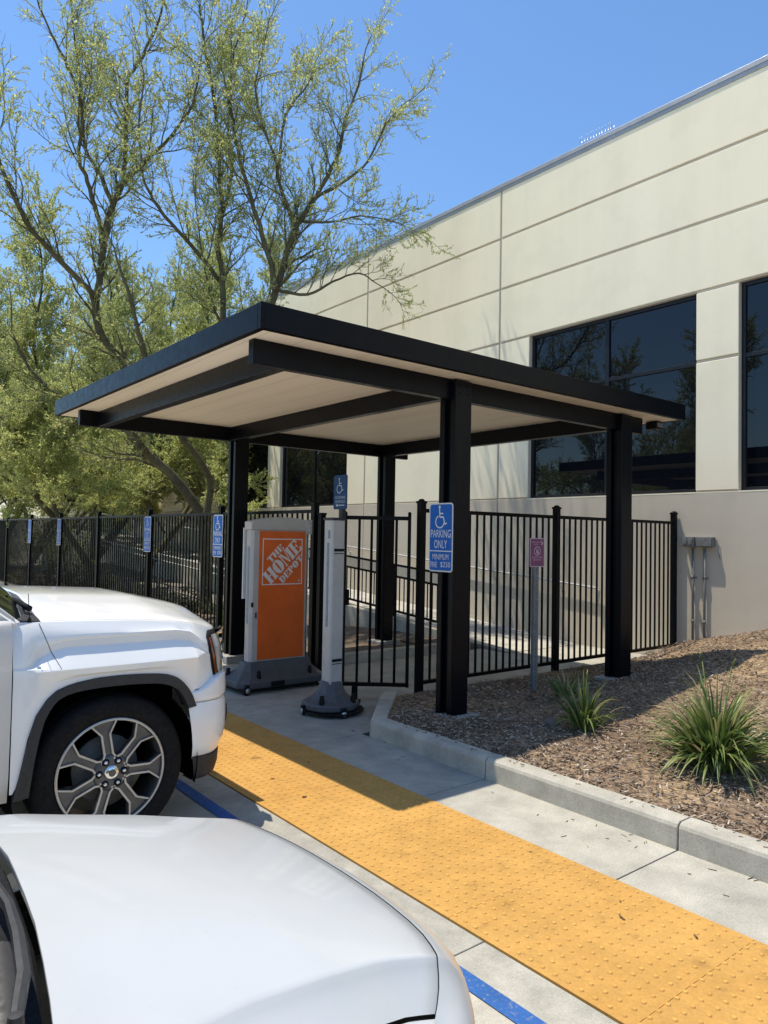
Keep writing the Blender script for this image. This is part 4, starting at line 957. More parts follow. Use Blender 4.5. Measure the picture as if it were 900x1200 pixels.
# wheels
def make_wheel(root, loc, R, r, face, spokes, name='wheel', lug=6, rot=100, off=(0, 0, 0)):
    """axle along Y; face=-1 looks to -Y"""
    k = R/.415; q = r/.285
    m_ = MB(); F = lambda y: y*face*-1
    m_.lathe([(r-.004, F(.02)), (r+.006, F(.003)), (r+.03*k, F(-.007)), (R-.05, F(-.006)), (R-.022, F(.004)), (R-.008, F(.022)), (R, F(.05)), (R-.006, F(.09)), (R-.006, F(.095)), (R, F(.10)), (R, F(.17)), (R-.006, F(.175)), (R, F(.18)), (R, F(.22)), (R-.015, F(.255)), (R-.06, F(.268)), (r, F(.25))], 56, (0, 0, 0), 'y')
    w = m_.build(name, M['rubber'], root); w.location = loc
    m_ = MB(); m_.lathe([(r-.003, F(.02)), (r+.003, F(.002)), (r-.003, F(-.004)), (r-.010, F(.0)), (r-.016, F(.012)), (r-.02, F(.05)), (r-.03, F(.21)), (r-.002, F(.235))], 56, (0, 0, 0), 'y', 0)
    m_.lathe([(r+.002, F(-.0005)), (r-.003, F(-.0052)), (r-.011, F(-.0012))], 56, (0, 0, 0), 'y', 1)
    so = [(.06, .046), (.10, .026), (.205, .026), (.243, .052), (.268, .070)]
    for s in range(spokes):
        a = math.radians(rot+360*s/spokes); ca, sa = math.cos(a), math.sin(a)
        P3 = lambda u, v, y: (q*(u*ca-v*sa), F(y), q*(u*sa+v*ca))
        top = [(u, v) for u, v in so]+[(u, -v) for u, v in reversed(so)]
        n = len(top)
        m_.add([P3(u, v, .016 if u > .1 else .012) for u, v in top]+[P3(u, v, .05) for u, v in top], [tuple(range(n)), tuple(reversed(range(n, 2*n)))]+[(i, i+n, (i+1) % n+n, (i+1) % n) for i in range(n)], 0)
        for sg in (-1, 1):
            rib = []
            for (u, v) in so: rib.append(((u, sg*(v+.001)), (u, sg*(v-.0095))))
            for (a0, b0), (a1, b1) in zip(rib[:-1], rib[1:]):
                pts = [a0, a1, b1, b0]
                m_.add([P3(u, v, .003) for u, v in pts]+[P3(u, v, .020) for u, v in pts], [(0, 1, 2, 3), (0, 4, 5, 1), (1, 5, 6, 2), (2, 6, 7, 3), (3, 7, 4, 0)], 1)
    m_.lathe([(.03*q, F(.006)), (.085*q, F(.004)), (.096*q, F(.012)), (.096*q, F(.05))], 32, (0, 0, 0), 'y', 0)
    m_.build('rim', [M['rim'], M['rim_edge']], w)
    m_ = MB(); m_.lathe([(0, F(-.008)), (.030*q, F(-.007)), (.040*q, F(-.001)), (.042*q, F(.02))], 24, (0, 0, 0), 'y', 0); m_.lathe([(0, F(-.0086)), (.018*q, F(-.0086)), (.02*q, F(-.0075))], 12, (0, 0, 0), 'y', 1); m_.build('hub_cap', [M['chrome'], M['rim']], w)
    m_ = MB()
    for s in range(lug):
        a = math.radians(rot+20+360*s/lug); x, z = .066*q*math.cos(a), .066*q*math.sin(a)
        m_.lathe([(.0, F(.0015)), (.0195*q, F(.0015)), (.0205*q, F(.008))], 14, (x, 0, z), 'y', 0)
        m_.lathe([(.0, F(-.008)), (.008*q, F(-.008)), (.0115*q, F(-.003)), (.0115*q, F(.004))], 6, (x, 0, z), 'y', 1)
    m_.build('lug_nuts', [M['rubber'], M['chrome']], w)
    m_ = MB(); m_.lathe([(0, F(.11)), (.175*q, F(.11)), (.175*q, F(.135)), (0, F(.135))], 32, (0, 0, 0), 'y'); m_.build('brake_disc', M['dullsteel'], w)
    return w
for x in (1.345, -2.45+0*.1):
    for sgn in (-1, 1):
        make_wheel(tk, (x if x > 0 else -2.93, sgn*1.0, .412), .404, .285, sgn, 7)

# ------------------------------------------------------------------ white hatchback in front, nose towards +X
CY = 1.64
_yc = ip([-3, .3, .5, 1.1, 1.4], [1.72, 1.72, 1.70, 1.59, 1.57]); _ls = ip([.3, .5, .64, .95, 1.3], [1.02, 1.0, .92, .80, .785])
def YL(x, e): return _yc(x)+e*_ls(x)
cr = thing('hatchback_car', 'white car whose bare hood fills the lower corner, parked beside the truck', 'car', (0, CY, 0)); KO = (0, CY, 0)
cz = ip([.25, .36, .5, .65, .8, .95, 1.05, 1.12, 1.16], [1.018, 1.002, .977, .948, .914, .873, .842, .816, .80])
Xs = ip([0, .20, .35, .45, .53, .58, .62, .655, .70], [1.152, 1.147, 1.134, 1.117, 1.092, 1.073, 1.052, 1.025, .985])
Xr = ip([0, .3, .5, .62, .70], [.372, .358, .335, .310, .285])
def cdrop(x, e):
    a = abs(e); dc = lerp(.100, .018, max(0, min(1, (x-.42)/.66)))
    k = .575
    if a < k: return dc*(a/k)**2.3
    t = a-k; s = lerp(.34, .74, max(0, min(1, (x-.45)/.55)))
    return dc+.016*(1-math.exp(-t/.022))+.72*s*t+.7*t*t
def chz(x, e): return cz(x)-cdrop(x, e)
es = [-.672, -.655, -.63, -.605, -.588, -.578, -.572, -.56, -.52, -.46, -.38, -.28, -.18, -.08]
es = es+[0]+[-e for e in reversed(es)]
def rowf(t, dz=0, dx=0): return [(lerp(Xr(abs(e)), Xs(abs(e)), t)+dx, YL(lerp(Xr(abs(e)), Xs(abs(e)), t), e), chz(lerp(Xr(abs(e)), Xs(abs(e)), t), e)+dz) for e in es]
m_ = MB(); T = list(np.linspace(0, 1, 22))
m_.grid([rowf(0, -.03, .006), rowf(0, -.004, -.001)]+[rowf(t) for t in T]+[rowf(1, -.004, .0025), rowf(1, -.03, .001)])
hd = sharp(m_.build('hood', M['car_white'], cr, off=KO), 50)
Xb = ip([0, .15, .29, .39, .46, .52, .56, .61, .645, .685, .74, .79, .84, .89, .94], [1.285, 1.276, 1.262, 1.248, 1.232, 1.207, 1.186, 1.158, 1.137, 1.107, 1.06, 1.005, .93, .83, .70])
ue = sorted(set([abs(e) for e in es]+[.70]))
# front bumper cover from the hood gap over the nose and down
def nose(prof):
    rows = []
    for (u, z, o) in prof:
        row = []
        for e in sorted([-x for x in ue if x > 0])+ue:
            a = abs(e); xs, xb = Xs(a)+.0075, Xb(a); z0 = chz(Xs(a), e)
            row.append((lerp(xs, xb, u)+o, YL(lerp(xs, xb, u), e), lerp(z0, z, u) if u <= 1 else z))
        rows.append(row)
    return rows
m_ = MB(); m_.grid(nose([(0, .70, -.004)])[0:1]+nose([(0.02, .70, .0), (.25, .735, 0), (.5, .725, 0), (.75, .715, 0), (.92, .695, .0), (1.0, .665, 0), (1.0, .62, .004), (1.0, .55, .008)]))
# first row dips into the gap
nb = sharp(m_.build('front_bumper', M['car_white'], cr, off=KO), 50)
m_ = MB(); m_.grid(nose([(1.0, .549, .002), (1.0, .54, .012), (1.0, .45, .016), (1.0, .34, .012), (1.0, .24, -.01), (1, .2, -.08)])); sharp(m_.build('lower_grille', M['plastic'], cr, off=KO), 50)
# fenders and sides
for sgn in (-1, 1):
    FX_ = [-.55, -.3, 0, .2, .285, .4, .55, .7, .82, .9, .96, .985, 1.005, 1.02]
    rows = []
    for x in FX_:
        ztop = chz(max(x, .28), .68)-.001; Y0 = YL(max(x, .3), sgn*.6755)
        rows.append([(x, Y0-sgn*.002, ztop-.03), (x, Y0-sgn*.0012, ztop-.002), (x, Y0+sgn*.02, ztop-.009), (x, Y0+sgn*.065, ztop-.034), (x, Y0+sgn*.12, ztop-.085), (x, Y0+sgn*.15, ztop-.17), (x, Y0+sgn*.15, .58), (x, Y0+sgn*.15, .36 if not .28 < x < .95 else max(.36, .30+math.sqrt(max(0, .335**2-(x-.615)**2)))), ])
    m_ = MB(); m_.grid(rows); sharp(m_.build('fender', M['car_white'], cr, off=KO), 50)
    m_ = MB(); n_ = 10; rr_ = []
    for i in range(n_+1):
        t = i/n_; x = lerp(.985, 1.055, t); 
        rr_.append([(lerp(.985, Xs(.69)+.012, t)+.04*t*0, YL(1.0, sgn*.69), chz(.985, .69)-.012-.01*t), (lerp(.97, 1.04, t), YL(1.0, sgn*lerp(.86, .78, t)), .66), (lerp(.96, 1.03, t), YL(1.0, sgn*lerp(.88, .80, t)), .58)])
    m_.grid(rr_); m_.build('headlight', M['lens'], cr, off=KO, solid=.01)
    m_ = MB(); m_.grid([[(x, CY+sgn*d, z) for d, z in ((.86, .28), (.88, .5), (.88, .78), (.82, .95))] for x in (-.56, -1.5, -2.2)]); m_.grid([[(x, CY+sgn*d, z) for d, z in ((.84, .72), (.87, .8), (.87, .9), (.82, 1.0))] for x in (-2.2, -2.9)]); m_.build('door', M['car_white'], cr, off=KO, solid=.02)
    m_ = MB(); m_.grid([[(x, CY+sgn*d, z) for x, d, z in ((.20, .70, .97), (-.5, .825, .96), (-2.6, .80, 1.0))], [(x, CY+sgn*d, z) for x, d, z in ((-.45, .54, 1.38), (-.9, .56, 1.44), (-2.3, .54, 1.40))]]); m_.build('side_window', M['tint'], cr, off=KO)
    m_ = MB(); m_.tube([(.17, CY+.06+sgn*.68, .965), (-.1, CY+sgn*.57, 1.14), (-.45, CY+sgn*.545, 1.38), (-.9, CY+sgn*.56, 1.44), (-2.4, CY+sgn*.54, 1.40)], .03, 8); m_.build('roof_pillar', M['car_white'], cr, off=KO)
m_ = MB(); uu = np.linspace(-1, 1, 15)
m_.grid([[(-.42-.2*u*u, CY+.56*u, 1.41+.03*(1-u*u)) for u in uu], [(-1.3, CY+.57*u, 1.46+.03*(1-u*u)) for u in uu], [(-2.4, CY+.55*u, 1.40+.03*(1-u*u)) for u in uu], [(-2.95, CY+.68*u, 1.0) for u in uu], [(-3.0, CY+.75*u, .4) for u in uu]]); m_.build('roof', M['car_white'], cr, off=KO, solid=.01)
m_ = MB(); wl0 = lambda u: (Xr(abs(u)*.70)-.105-.04*u*u, 1.72+.66*u, .978+.022*(1-u*u))
m_.grid([[tuple(lerp(a, b_, t) for a, b_ in zip(wl0(u), (-.40-.15*u*u, 1.70+.56*u, 1.41+.03*(1-u*u)))) for u in uu] for t in np.linspace(0, 1, 8)]); m_.build('windshield', M['tint'], cr, off=KO)
# cowl tray with a raised dusty lip, wiper arms
m_ = MB(); rows = []
for s, dz in ((0.004, -.035), (.012, -.022), (.030, -.022), (.034, -.012), (.058, -.006), (.075, -.012), (.085, -.03), (.125, -.015)):
    rows.append([(Xr(abs(u)*.70)-s-.03*u*u*(s/.125), YL(.35, u*.70), chz(.37, u*.70)+dz+.01*(s/.125)) for u in uu])
m_.grid(rows); sharp(m_.build('cowl', M['rubber'], cr, off=KO), 35)
m_ = MB(); rows = [[(Xr(abs(u)*.70)-s-.03*u*u*.4, YL(.35, u*.70), chz(.37, u*.70)+dz) for u in uu[1:5]] for s, dz in ((.040, -.006), (.055, .0), (.070, -.004))]; m_.grid(rows); m_.build('cowl_corner', M['plastic'], cr, off=KO)
def wiper(pts, blade):
    m_ = MB(); rows = []
    for i, p in enumerate(pts):
        w_ = [.010, .0115, .0105, .009, .008, .006][i]; h_ = .006
        rows.append([(p[0]-w_, p[1], p[2]-h_), (p[0]-w_*.8, p[1], p[2]+h_*.6), (p[0], p[1], p[2]+h_), (p[0]+w_*.8, p[1], p[2]+h_*.6), (p[0]+w_, p[1], p[2]-h_)])
    m_.grid(rows, closed=True); m_.lathe([(0, .012), (.010, .011), (.012, 0), (.012, -.03)], 12, pts[0]); wo = sharp(m_.build('wiper', M['plastic'], cr, off=KO), 30)
    m_ = MB(); m_.tube(blade, .008, 5); m_.beam(blade[0], blade[-1], .005, .03); m_.build('wiper_blade', M['rubber'], wo, off=KO)
wiper([(.262, 1.13, 1.0), (.292, 1.22, 1.018), (.305, 1.32, 1.03), (.312, 1.42, 1.035), (.305, 1.53, 1.04), (.275, 1.68, 1.055)], [(.245, 1.30, 1.04), (.25, 1.55, 1.055), (.235, 1.85, 1.07)])
wiper([(.268, 1.72, 1.015), (.29, 1.80, 1.03), (.295, 1.87, 1.035), (.285, 1.94, 1.04), (.265, 2.02, 1.035)], [(.24, 1.75, 1.055), (.242, 1.9, 1.05), (.235, 2.05, 1.03)])
for x in (.615, -2.35):
    for sgn in (-1, 1): make_wheel(cr, (x, sgn*(.80 if sgn < 0 else .80)+.04, .30), .30, .20, sgn, 5, lug=5)
# ------------------------------------------------------------------ trees: tapered limbs, fine twigs, feathery leaves
class Tree:
    def __init__(s, seed): s.r = random.Random(seed); s.np = np.random.default_rng(seed); s.fill = 1.; s.w = MB(); s.t = MB(); s.L = []
    def limb(s, pts, r0, r1, twigs=True, start=.12, dens=.19, l2=1.5, n=7):
        P = [Vector(p) for p in pts]; Q = []
        for i in range(len(P)-1):           # smooth the polyline and roughen it slightly
            a, b = P[max(0, i-1)], P[i]; c, d = P[i+1], P[min(len(P)-1, i+2)]
            for k in range(4):
                t = k/4; q = .5*((2*b)+(c-a)*t+(2*a-5*b+4*c-d)*t*t+(-a+3*b-3*c+d)*t**3)
                Q.append(q+Vector((s.r.gauss(0, .008), s.r.gauss(0, .008), 0)))
        Q.append(P[-1]); k = len(Q)
        R = [lerp(r0, r1, (i/(k-1))**.8) for i in range(k)]
        s.w.tube(Q, R, n)
        if not twigs: return
        acc = 0; tot = sum((Q[i+1]-Q[i]).length for i in range(k-1)); run = 0
        for i in range(k-1):
            seg = (Q[i+1]-Q[i]); run += seg.length
            if run/tot < start: continue
            acc += seg.length
            while acc > dens:
                acc -= dens; f = run/tot
                s.branch(Q[i].lerp(Q[i+1], s.r.random()), seg.normalized(), l2*s.r.uniform(.45, 1.15)*(1-.35*f), max(.008, R[i]*.42), 2)
        s.branch(Q[-1], (Q[-1]-Q[-2]).normalized(), l2*.8, R[-1], 2, True)
    def dirn(s, d, a, up):
        o = d.orthogonal().normalized(); o.rotate(Matrix.Rotation(s.r.uniform(0, 2*PI), 3, d))
        v = (d*math.cos(a)+o*math.sin(a)); v.z += up; return v.normalized()
    def branch(s, p, d, L, r, lvl, straight=False):
        v = d if straight else s.dirn(d, s.r.uniform(.42, .9), s.r.uniform(.0, .4) if lvl == 2 else s.r.uniform(-.12, .38))
        n = {2: 6, 3: 4, 4: 3}[lvl]; pts = [p]; q = p.copy(); vv = v.copy()
        for i in range(n):
            vv = (vv+Vector((s.r.gauss(0, .16), s.r.gauss(0, .16), s.r.gauss(.02, .14)))).normalized(); q = q+vv*(L/n); pts.append(q.copy())
        R = [lerp(r, max(.0022, r*.25), i/n) for i in range(n+1)]
        (s.w if lvl == 2 else s.t).tube(pts, R, 5 if lvl == 2 else 3, cap=False)
        if lvl < 4:
            step = s.sp[lvl]; m = max(2, int(L/step))
            for i in range(m):
                f = (i+s.r.random())/m
                if f < .15: continue
                g = f*n; k = min(n-1, int(g)); pp = pts[k].lerp(pts[k+1], g-k)
                dd = (pts[k+1]-pts[k]).normalized()
                s.branch(pp, dd, (.62 if lvl == 2 else .27)*s.r.uniform(.5, 1.25)*(1-.4*f), max(.004, R[k]*.5), lvl+1)
        if lvl >= 3 and s.r.random() < s.fill:
            for i in range(n):
                dd = (pts[i+1]-pts[i]).normalized()
                for j in range(s.nl if lvl == 4 else s.nl-1): s.L.append((pts[i].lerp(pts[i+1], s.r.random()), dd))
    def build(s, name, label, base, group=None, size=1., mat='leaf'):
        root = thing(name, label, 'tree', base, 0, group)
        s.w.build('trunk', M['bark'], root, off=base, recalc=False)
        P = np.array([tuple(p) for p, d in s.L]); D = np.array([tuple(d) for p, d in s.L]); N = len(P); g = s.np
        V = D*.7+g.normal(0, .62, (N, 3)); V /= np.linalg.norm(V, axis=1, keepdims=True)
        W = np.cross(V, g.normal(0, 1, (N, 3))); W /= np.linalg.norm(W, axis=1, keepdims=True)
        ln = g.uniform(.022, .062, (N, 1))*size; wd = ln*g.uniform(.16, .27, (N, 1))
        q = np.stack([P, P+V*ln*.45+W*wd, P+V*ln, P+V*ln*.5-W*wd], 1).reshape(-1, 3)
        tv = np.array(s.t.v); nt_ = len(tv); tf = np.array(s.t.f, dtype=np.int64)
        verts = np.concatenate([tv, q])-np.array(base); faces = np.concatenate([tf, np.arange(N*4).reshape(-1, 4)+nt_])
        me = bpy.data.meshes.new('crown'); me.vertices.add(len(verts)); me.vertices.foreach_set('co', verts.astype(np.float32).ravel())
        me.loops.add(faces.size); me.loops.foreach_set('vertex_index', faces.ravel().astype(np.int32))
        me.polygons.add(len(faces)); me.polygons.foreach_set('loop_start', np.arange(0, faces.size, 4, dtype=np.int32)); me.polygons.foreach_set('loop_total', np.full(len(faces), 4, dtype=np.int32))
        me.materials.append(M['twig']); me.materials.append(M[mat])
        me.polygons.foreach_set('material_index', np.concatenate([np.zeros(len(tf), np.int32), np.ones(N, np.int32)])); me.update(calc_edges=True); me.validate()
        o = bpy.data.objects.new('crown', me); COL.objects.link(o); o.parent = root
        print(name, 'leaves', N, 'twigs', len(tf)); return root
TG = 'feathery green trees behind the fence'
B = Tree(11); B.sp = {2: .10, 3: .07}; B.nl = 5; B.fill = .52
Bk = (6.36, 13.4, .05)
B.limb([(6.36, 13.4, -.1), (6.28, 13.46, 1.44), (6.16, 13.51, 2.11), (5.67, 13.56, 2.74), (5.06, 13.62, 3.25), (4.81, 13.67, 3.57), (4.74, 13.73, 4.31), (4.66, 13.78, 4.88), (4.3, 13.84, 5.31), (4.18, 13.89, 5.83), (4.24, 13.95, 6.37), (4.33, 14.0, 7.22)], .115, .06, True, .38, .22, 1.8, 9)
B.limb([(4.33, 14.0, 7.22), (4.07, 13.82, 7.73), (3.85, 13.63, 8.15), (3.67, 13.45, 8.3), (3.65, 13.27, 9.1), (3.35, 13.08, 9.65), (3.02, 12.9, 10.0)], .05, .018)
B.limb([(4.46, 14.0, 7.92), (4.28, 14.16, 8.49), (4.02, 14.32, 9.02), (3.97, 14.48, 10.1), (3.86, 14.64, 11.15), (3.8, 14.8, 12.0)], .05, .015)
B.limb([(4.33, 14.0, 7.22), (4.45, 13.96, 7.9), (4.61, 13.93, 8.3), (4.64, 13.89, 9.01), (4.63, 13.85, 10.24), (4.77, 13.81, 10.7), (5.15, 13.78, 11.61), (5.24, 13.74, 12.2), (5.3, 13.7, 12.8)], .065, .014)
B.limb([(4.6, 13.9, 8.29), (4.79, 13.47, 8.57), (5.19, 13.05, 9.1), (5.41, 12.62, 9.64), (5.36, 12.2, 10.22)], .05, .012)
B.limb([(4.18, 13.8, 6.0), (3.67, 13.6, 6.3), (3.12, 13.4, 6.63), (2.72, 13.2, 6.97), (2.34, 13.0, 7.62), (1.98, 12.8, 8.37), (1.75, 12.6, 8.99)], .06, .016)
B.limb([(6.26, 13.4, 1.94), (6.23, 13.2, 2.7), (5.84, 13.0, 3.16), (5.45, 12.8, 3.46), (4.99, 12.6, 4.03), (4.59, 12.4, 4.7), (4.35, 12.2, 5.2), (4.2, 12.1, 5.6)], .08, .03, True, .35)
B.limb([(4.9, 13.65, 3.5), (4.3, 13.9, 3.9), (3.7, 14.1, 4.1), (3.2, 14.3, 4.6), (2.9, 14.5, 5.3)], .06, .015)
B.build('palo_verde_tree', 'largest feathery tree, its thick trunk leaning up across the canopy end', Bk, TG)
D = Tree(23); D.sp = {2: .10, 3: .07}; D.nl = 4; D.fill = .7
Dk = (6.38, 12.3, .05)
D.limb([(6.38, 12.3, -.1), (6.38, 12.35, 1.46), (6.35, 12.36, 2.3)], .13, .11, False)
D.limb([(6.35, 12.36, 2.2), (6.33, 12.4, 2.74), (6.3, 12.45, 3.7), (6.18, 12.5, 4.82), (6.12, 12.55, 5.71), (6.08, 12.6, 6.61), (6.0, 12.65, 7.26), (6.09, 12.7, 7.96), (5.92, 12.75, 9.82), (5.74, 12.8, 10.77), (5.62, 12.85, 11.6), (5.53, 12.9, 12.2)], .10, .015, True, .40, .20)
D.limb([(6.1, 12.7, 6.48), (5.61, 12.53, 6.8), (4.96, 12.37, 7.19), (4.58, 12.2, 7.4), (4.32, 12.03, 7.7), (4.17, 11.87, 8.38), (4.17, 11.7, 9.02)], .045, .012)
D.limb([(6.11, 12.8, 7.67), (6.42, 12.97, 8.84), (6.41, 13.15, 9.94), (6.6, 13.32, 10.97), (6.81, 13.5, 11.6)], .04, .012)
D.limb([(6.35, 12.36, 2.2), (6.3, 12.19, 3.36), (6.4, 12.08, 4.47), (6.63, 11.97, 5.45), (6.77, 11.86, 6.09), (6.88, 11.76, 6.57), (7.07, 11.64, 7.37), (7.46, 11.54, 8.13), (7.85, 11.43, 8.97), (7.96, 11.32, 9.71), (8.17, 11.21, 10.42), (8.2, 11.1, 10.9)], .115, .014, True, .42)
D.limb([(6.71, 11.7, 6.2), (6.7, 11.75, 6.53), (6.47, 11.8, 7.2), (6.27, 11.85, 7.8), (6.05, 11.9, 8.46), (5.89, 11.95, 9.29), (5.84, 12.0, 9.56), (5.95, 12.05, 10.56), (6.13, 12.1, 11.2)], .06, .013)
D.limb([(6.98, 11.5, 7.41), (6.54, 11.34, 8.01), (6.4, 11.18, 8.29), (6.05, 11.02, 8.63), (5.78, 10.86, 9.12), (5.75, 10.7, 9.6)], .04, .012)
D.limb([(6.55, 11.4, 8.35), (6.78, 11.57, 9.46), (7.33, 11.73, 10.33), (7.6, 11.9, 10.9)], .03, .01)
D.limb([(7.2, 11.6, 7.6), (7.5, 11.1, 7.5), (7.9, 10.7, 7.6), (8.3, 10.3, 7.5)], .03, .008, True, .1, .18, 1.2)
D.limb([(6.15, 12.5, 5.0), (6.6, 12.3, 5.6), (7.0, 12.2, 6.4), (7.2, 12.1, 7.3)], .035, .01, True, .1, .2, 1.3)
D.limb([(6.2, 12.5, 5.4), (5.7, 12.2, 5.9), (5.4, 12.0, 6.7), (5.2, 11.9, 7.5)], .03, .009, True, .1, .2, 1.3)
D.limb([(7.37, 11.4, 8.05), (7.72, 11.07, 8.29), (8.07, 10.75, 8.69), (8.2, 10.43, 9.25), (8.33, 10.1, 9.56)], .035, .01, True, .12, .22, 1.2)
D.limb([(6.76, 11.7, 6.21), (7.23, 11.4, 6.16), (7.59, 11.1, 6.41), (7.96, 10.8, 6.57), (8.2, 10.6, 6.4)], .035, .01, True, .12, .2, 1.2)
D.build('palo_verde_tree', 'airy forked tree rising straight behind the canopy roof against the cream wall', Dk, TG)
A_ = Tree(5); A_.sp = {2: .085, 3: .055}; A_.nl = 8
Ak = (6.1, 19.7, .05)
A_.limb([(6.1, 19.7, -.1), (6.05, 19.76, .65), (5.35, 19.82, 1.75), (4.71, 19.89, 2.47), (4.38, 19.95, 3.32), (4.05, 20.01, 4.09), (3.89, 20.07, 4.89), (3.6, 20.14, 5.92), (3.19, 20.2, 7.35), (3.1, 20.3, 8.6)], .105, .025, True, .3, .17, 2.0)
A_.limb([(6.03, 19.7, .65), (5.61, 19.59, 1.3), (5.08, 19.48, 2.13), (4.92, 19.37, 2.51), (4.92, 19.26, 3.38), (4.78, 19.14, 4.01), (4.54, 19.03, 5.04), (4.28, 18.92, 6.24), (4.4, 18.81, 7.69), (4.25, 18.7, 8.66)], .08, .02, True, .25, .17, 2.0)
A_.limb([(6.06, 19.7, .96), (6.12, 20.0, 2.2), (6.18, 20.3, 2.51), (5.85, 20.6, 2.92), (5.68, 20.9, 3.22), (5.32, 21.2, 4.06), (5.1, 21.6, 5.6)], .075, .02, True, .25, .17, 2.0)
A_.limb([(4.3, 19.95, 3.5), (4.0, 19.2, 4.1), (3.7, 18.4, 4.3), (3.4, 17.6, 4.2), (3.2, 17.0, 3.8)], .05, .012, True, .1, .2, 1.6)
A_.limb([(4.9, 19.3, 3.0), (5.0, 18.3, 3.9), (4.9, 17.4, 4.3), (4.8, 16.6, 4.2)], .05, .012, True, .1, .2, 1.6)
A_.limb([(5.0, 19.4, 2.3), (4.6, 18.6, 2.9), (4.4, 17.8, 3.0), (4.2, 17.2, 2.7)], .04, .01, True, .15, .16, 1.5)
A_.limb([(5.6, 19.6, 1.6), (5.9, 18.8, 2.4), (6.0, 17.9, 2.9), (5.9, 17.2, 2.8)], .04, .01, True, .2, .16, 1.5)
A_.limb([(5.9, 20.5, 2.7), (5.6, 21.2, 3.0), (5.2, 22.0, 3.0), (4.9, 22.7, 2.6)], .04, .01, True, .15, .16, 1.5)
ta = A_.build('palo_verde_tree', 'bushy low branching tree with two crossing trunks midway along the long fence', Ak, TG)
for (x, y, rz, sc, lab) in ((5.9, 25.5, 2.2, 1.05, 'dense feathery tree beyond the long fence, just past the two crossing trunks'),
                            (6.2, 32.0, 4.0, 1.15, 'most distant feathery tree at the far end of the long fence'),
                            (7.3, 19.3, 3.0, 1.05, 'shady feathery tree close to the building wall, past the thick leaning trunk'),
                            (7.4, 24.0, 2.5, 1.15, 'shady feathery tree close to the building wall, behind the two crossing trunks'),
                            (7.4, 29.0, 3.4, 1.2, 'shady feathery tree close to the building wall near the far fence end'),
                            (6.8, 40.0, 1.6, 1.35, 'broad dark feathery tree beyond the last fence post'), (9.0, 35.0, 2.9, 1.3, 'feathery tree hard against the far end of the building wall')):
    t2 = copy_tree(ta); t2.location = (x, y, .05); t2.rotation_euler = (0, 0, rz); t2.scale = (sc,)*3; t2['label'] = lab
# ------------------------------------------------------------------ strap-leaved clumps
def clump(name, label, x, y, n, L, seed, group, spread=1.0, seedheads=0):
    r = random.Random(seed); z = terrain_z(x, y); root = thing(name, label, 'plant', (x, y, z), 0, group); m_ = MB()
    for i in range(n):
        a = r.uniform(0, 2*PI); k = r.random()**.7; lean = (.10+1.45*k)*spread; ln = L*r.uniform(.5, 1.08)*(1.05-.12*k); w = r.uniform(.0055, .0125)
        p = Vector((.10*k*math.cos(a+r.gauss(0, .5)), .10*k*math.sin(a+r.gauss(0, .5)), -.02)); d = Vector((math.cos(a)*math.sin(lean*.55), math.sin(a)*math.sin(lean*.55), math.cos(lean*.55)))
        side = Vector((-math.sin(a), math.cos(a), 0)); tw_ = r.gauss(0, .5); side.rotate(Matrix.Rotation(tw_, 3, d)); rows = []; S_ = 7; droop = r.uniform(.3, 2.4)*(.35+k)
        for j in range(S_+1):
            t = j/S_; ww = w*(1-t**2.2)*(.75+.6*min(1, t*3)); nn = d.cross(side)*ww*.35
            rows.append([tuple(p-side*ww), tuple(p+nn), tuple(p+side*ww)])
            p = p+d*(ln/S_); d = (d+Vector((math.cos(a)*.10, math.sin(a)*.10, -.16))*droop*(.4+t*1.6)).normalized()
        m_.grid(rows)
    m_.build('leaves', M['blade'], root, recalc=False)
    if seedheads:
        m_ = MB()
        for i in range(seedheads):
            a = r.uniform(0, 2*PI); h = L*r.uniform(.95, 1.15); q = Vector((.12*math.cos(a), .12*math.sin(a), h)); m_.tube([(0, 0, 0), q*.5, q], .004, 5)
            m_.tube([q, q+Vector((r.gauss(0, .02), r.gauss(0, .02), .05))], [.008, .004], 5)
        m_.build('flower_stalk', M['blade'], root, recalc=False)
    return root
PG = 'strap leaved clumps in the mulch bed'
clump('strap_leaf_plant', 'big spiky green clump of strap leaves in sunlit mulch', 4.93, 2.48, 460, .66, 4, PG, .92, 2)
clump('strap_leaf_plant', 'small pale edged strap leaf clump at the edge of the canopy shadow', 5.02, 3.62, 90, .46, 6, PG, .62, 2)
clump('strap_leaf_plant', 'dark strap leaf clump in full shade in front of the canopy post', 5.85, 4.40, 36, .36, 9, PG, .85, 0)
rk = MB()
def rock(x, y, z, s, seed):
    r = random.Random(seed); bm = bmesh.new(); bmesh.ops.create_icosphere(bm, subdivisions=2, radius=1)
    o = [r.uniform(0, 9) for _ in range(3)]
    for v in bm.verts: f = .82+.3*math.sin(3*v.co.x+o[0])*math.sin(2.6*v.co.y+o[1])+r.uniform(-.05, .05); v.co = Vector((v.co.x*s*1.2*f, v.co.y*s*f, v.co.z*s*.7*f))
    me = bpy.data.meshes.new('rock'); bm.to_mesh(me); bm.free(); me.materials.append(M['stone']); ob = bpy.data.objects.new('rock', me); COL.objects.link(ob); ob.location = (x, y, z); return ob
tag(rock(4.90, 3.86, terrain_z(4.90, 3.86)+.01, .085, 2), 'small grey rock beside the pale edged strap leaf clump', 'rock')
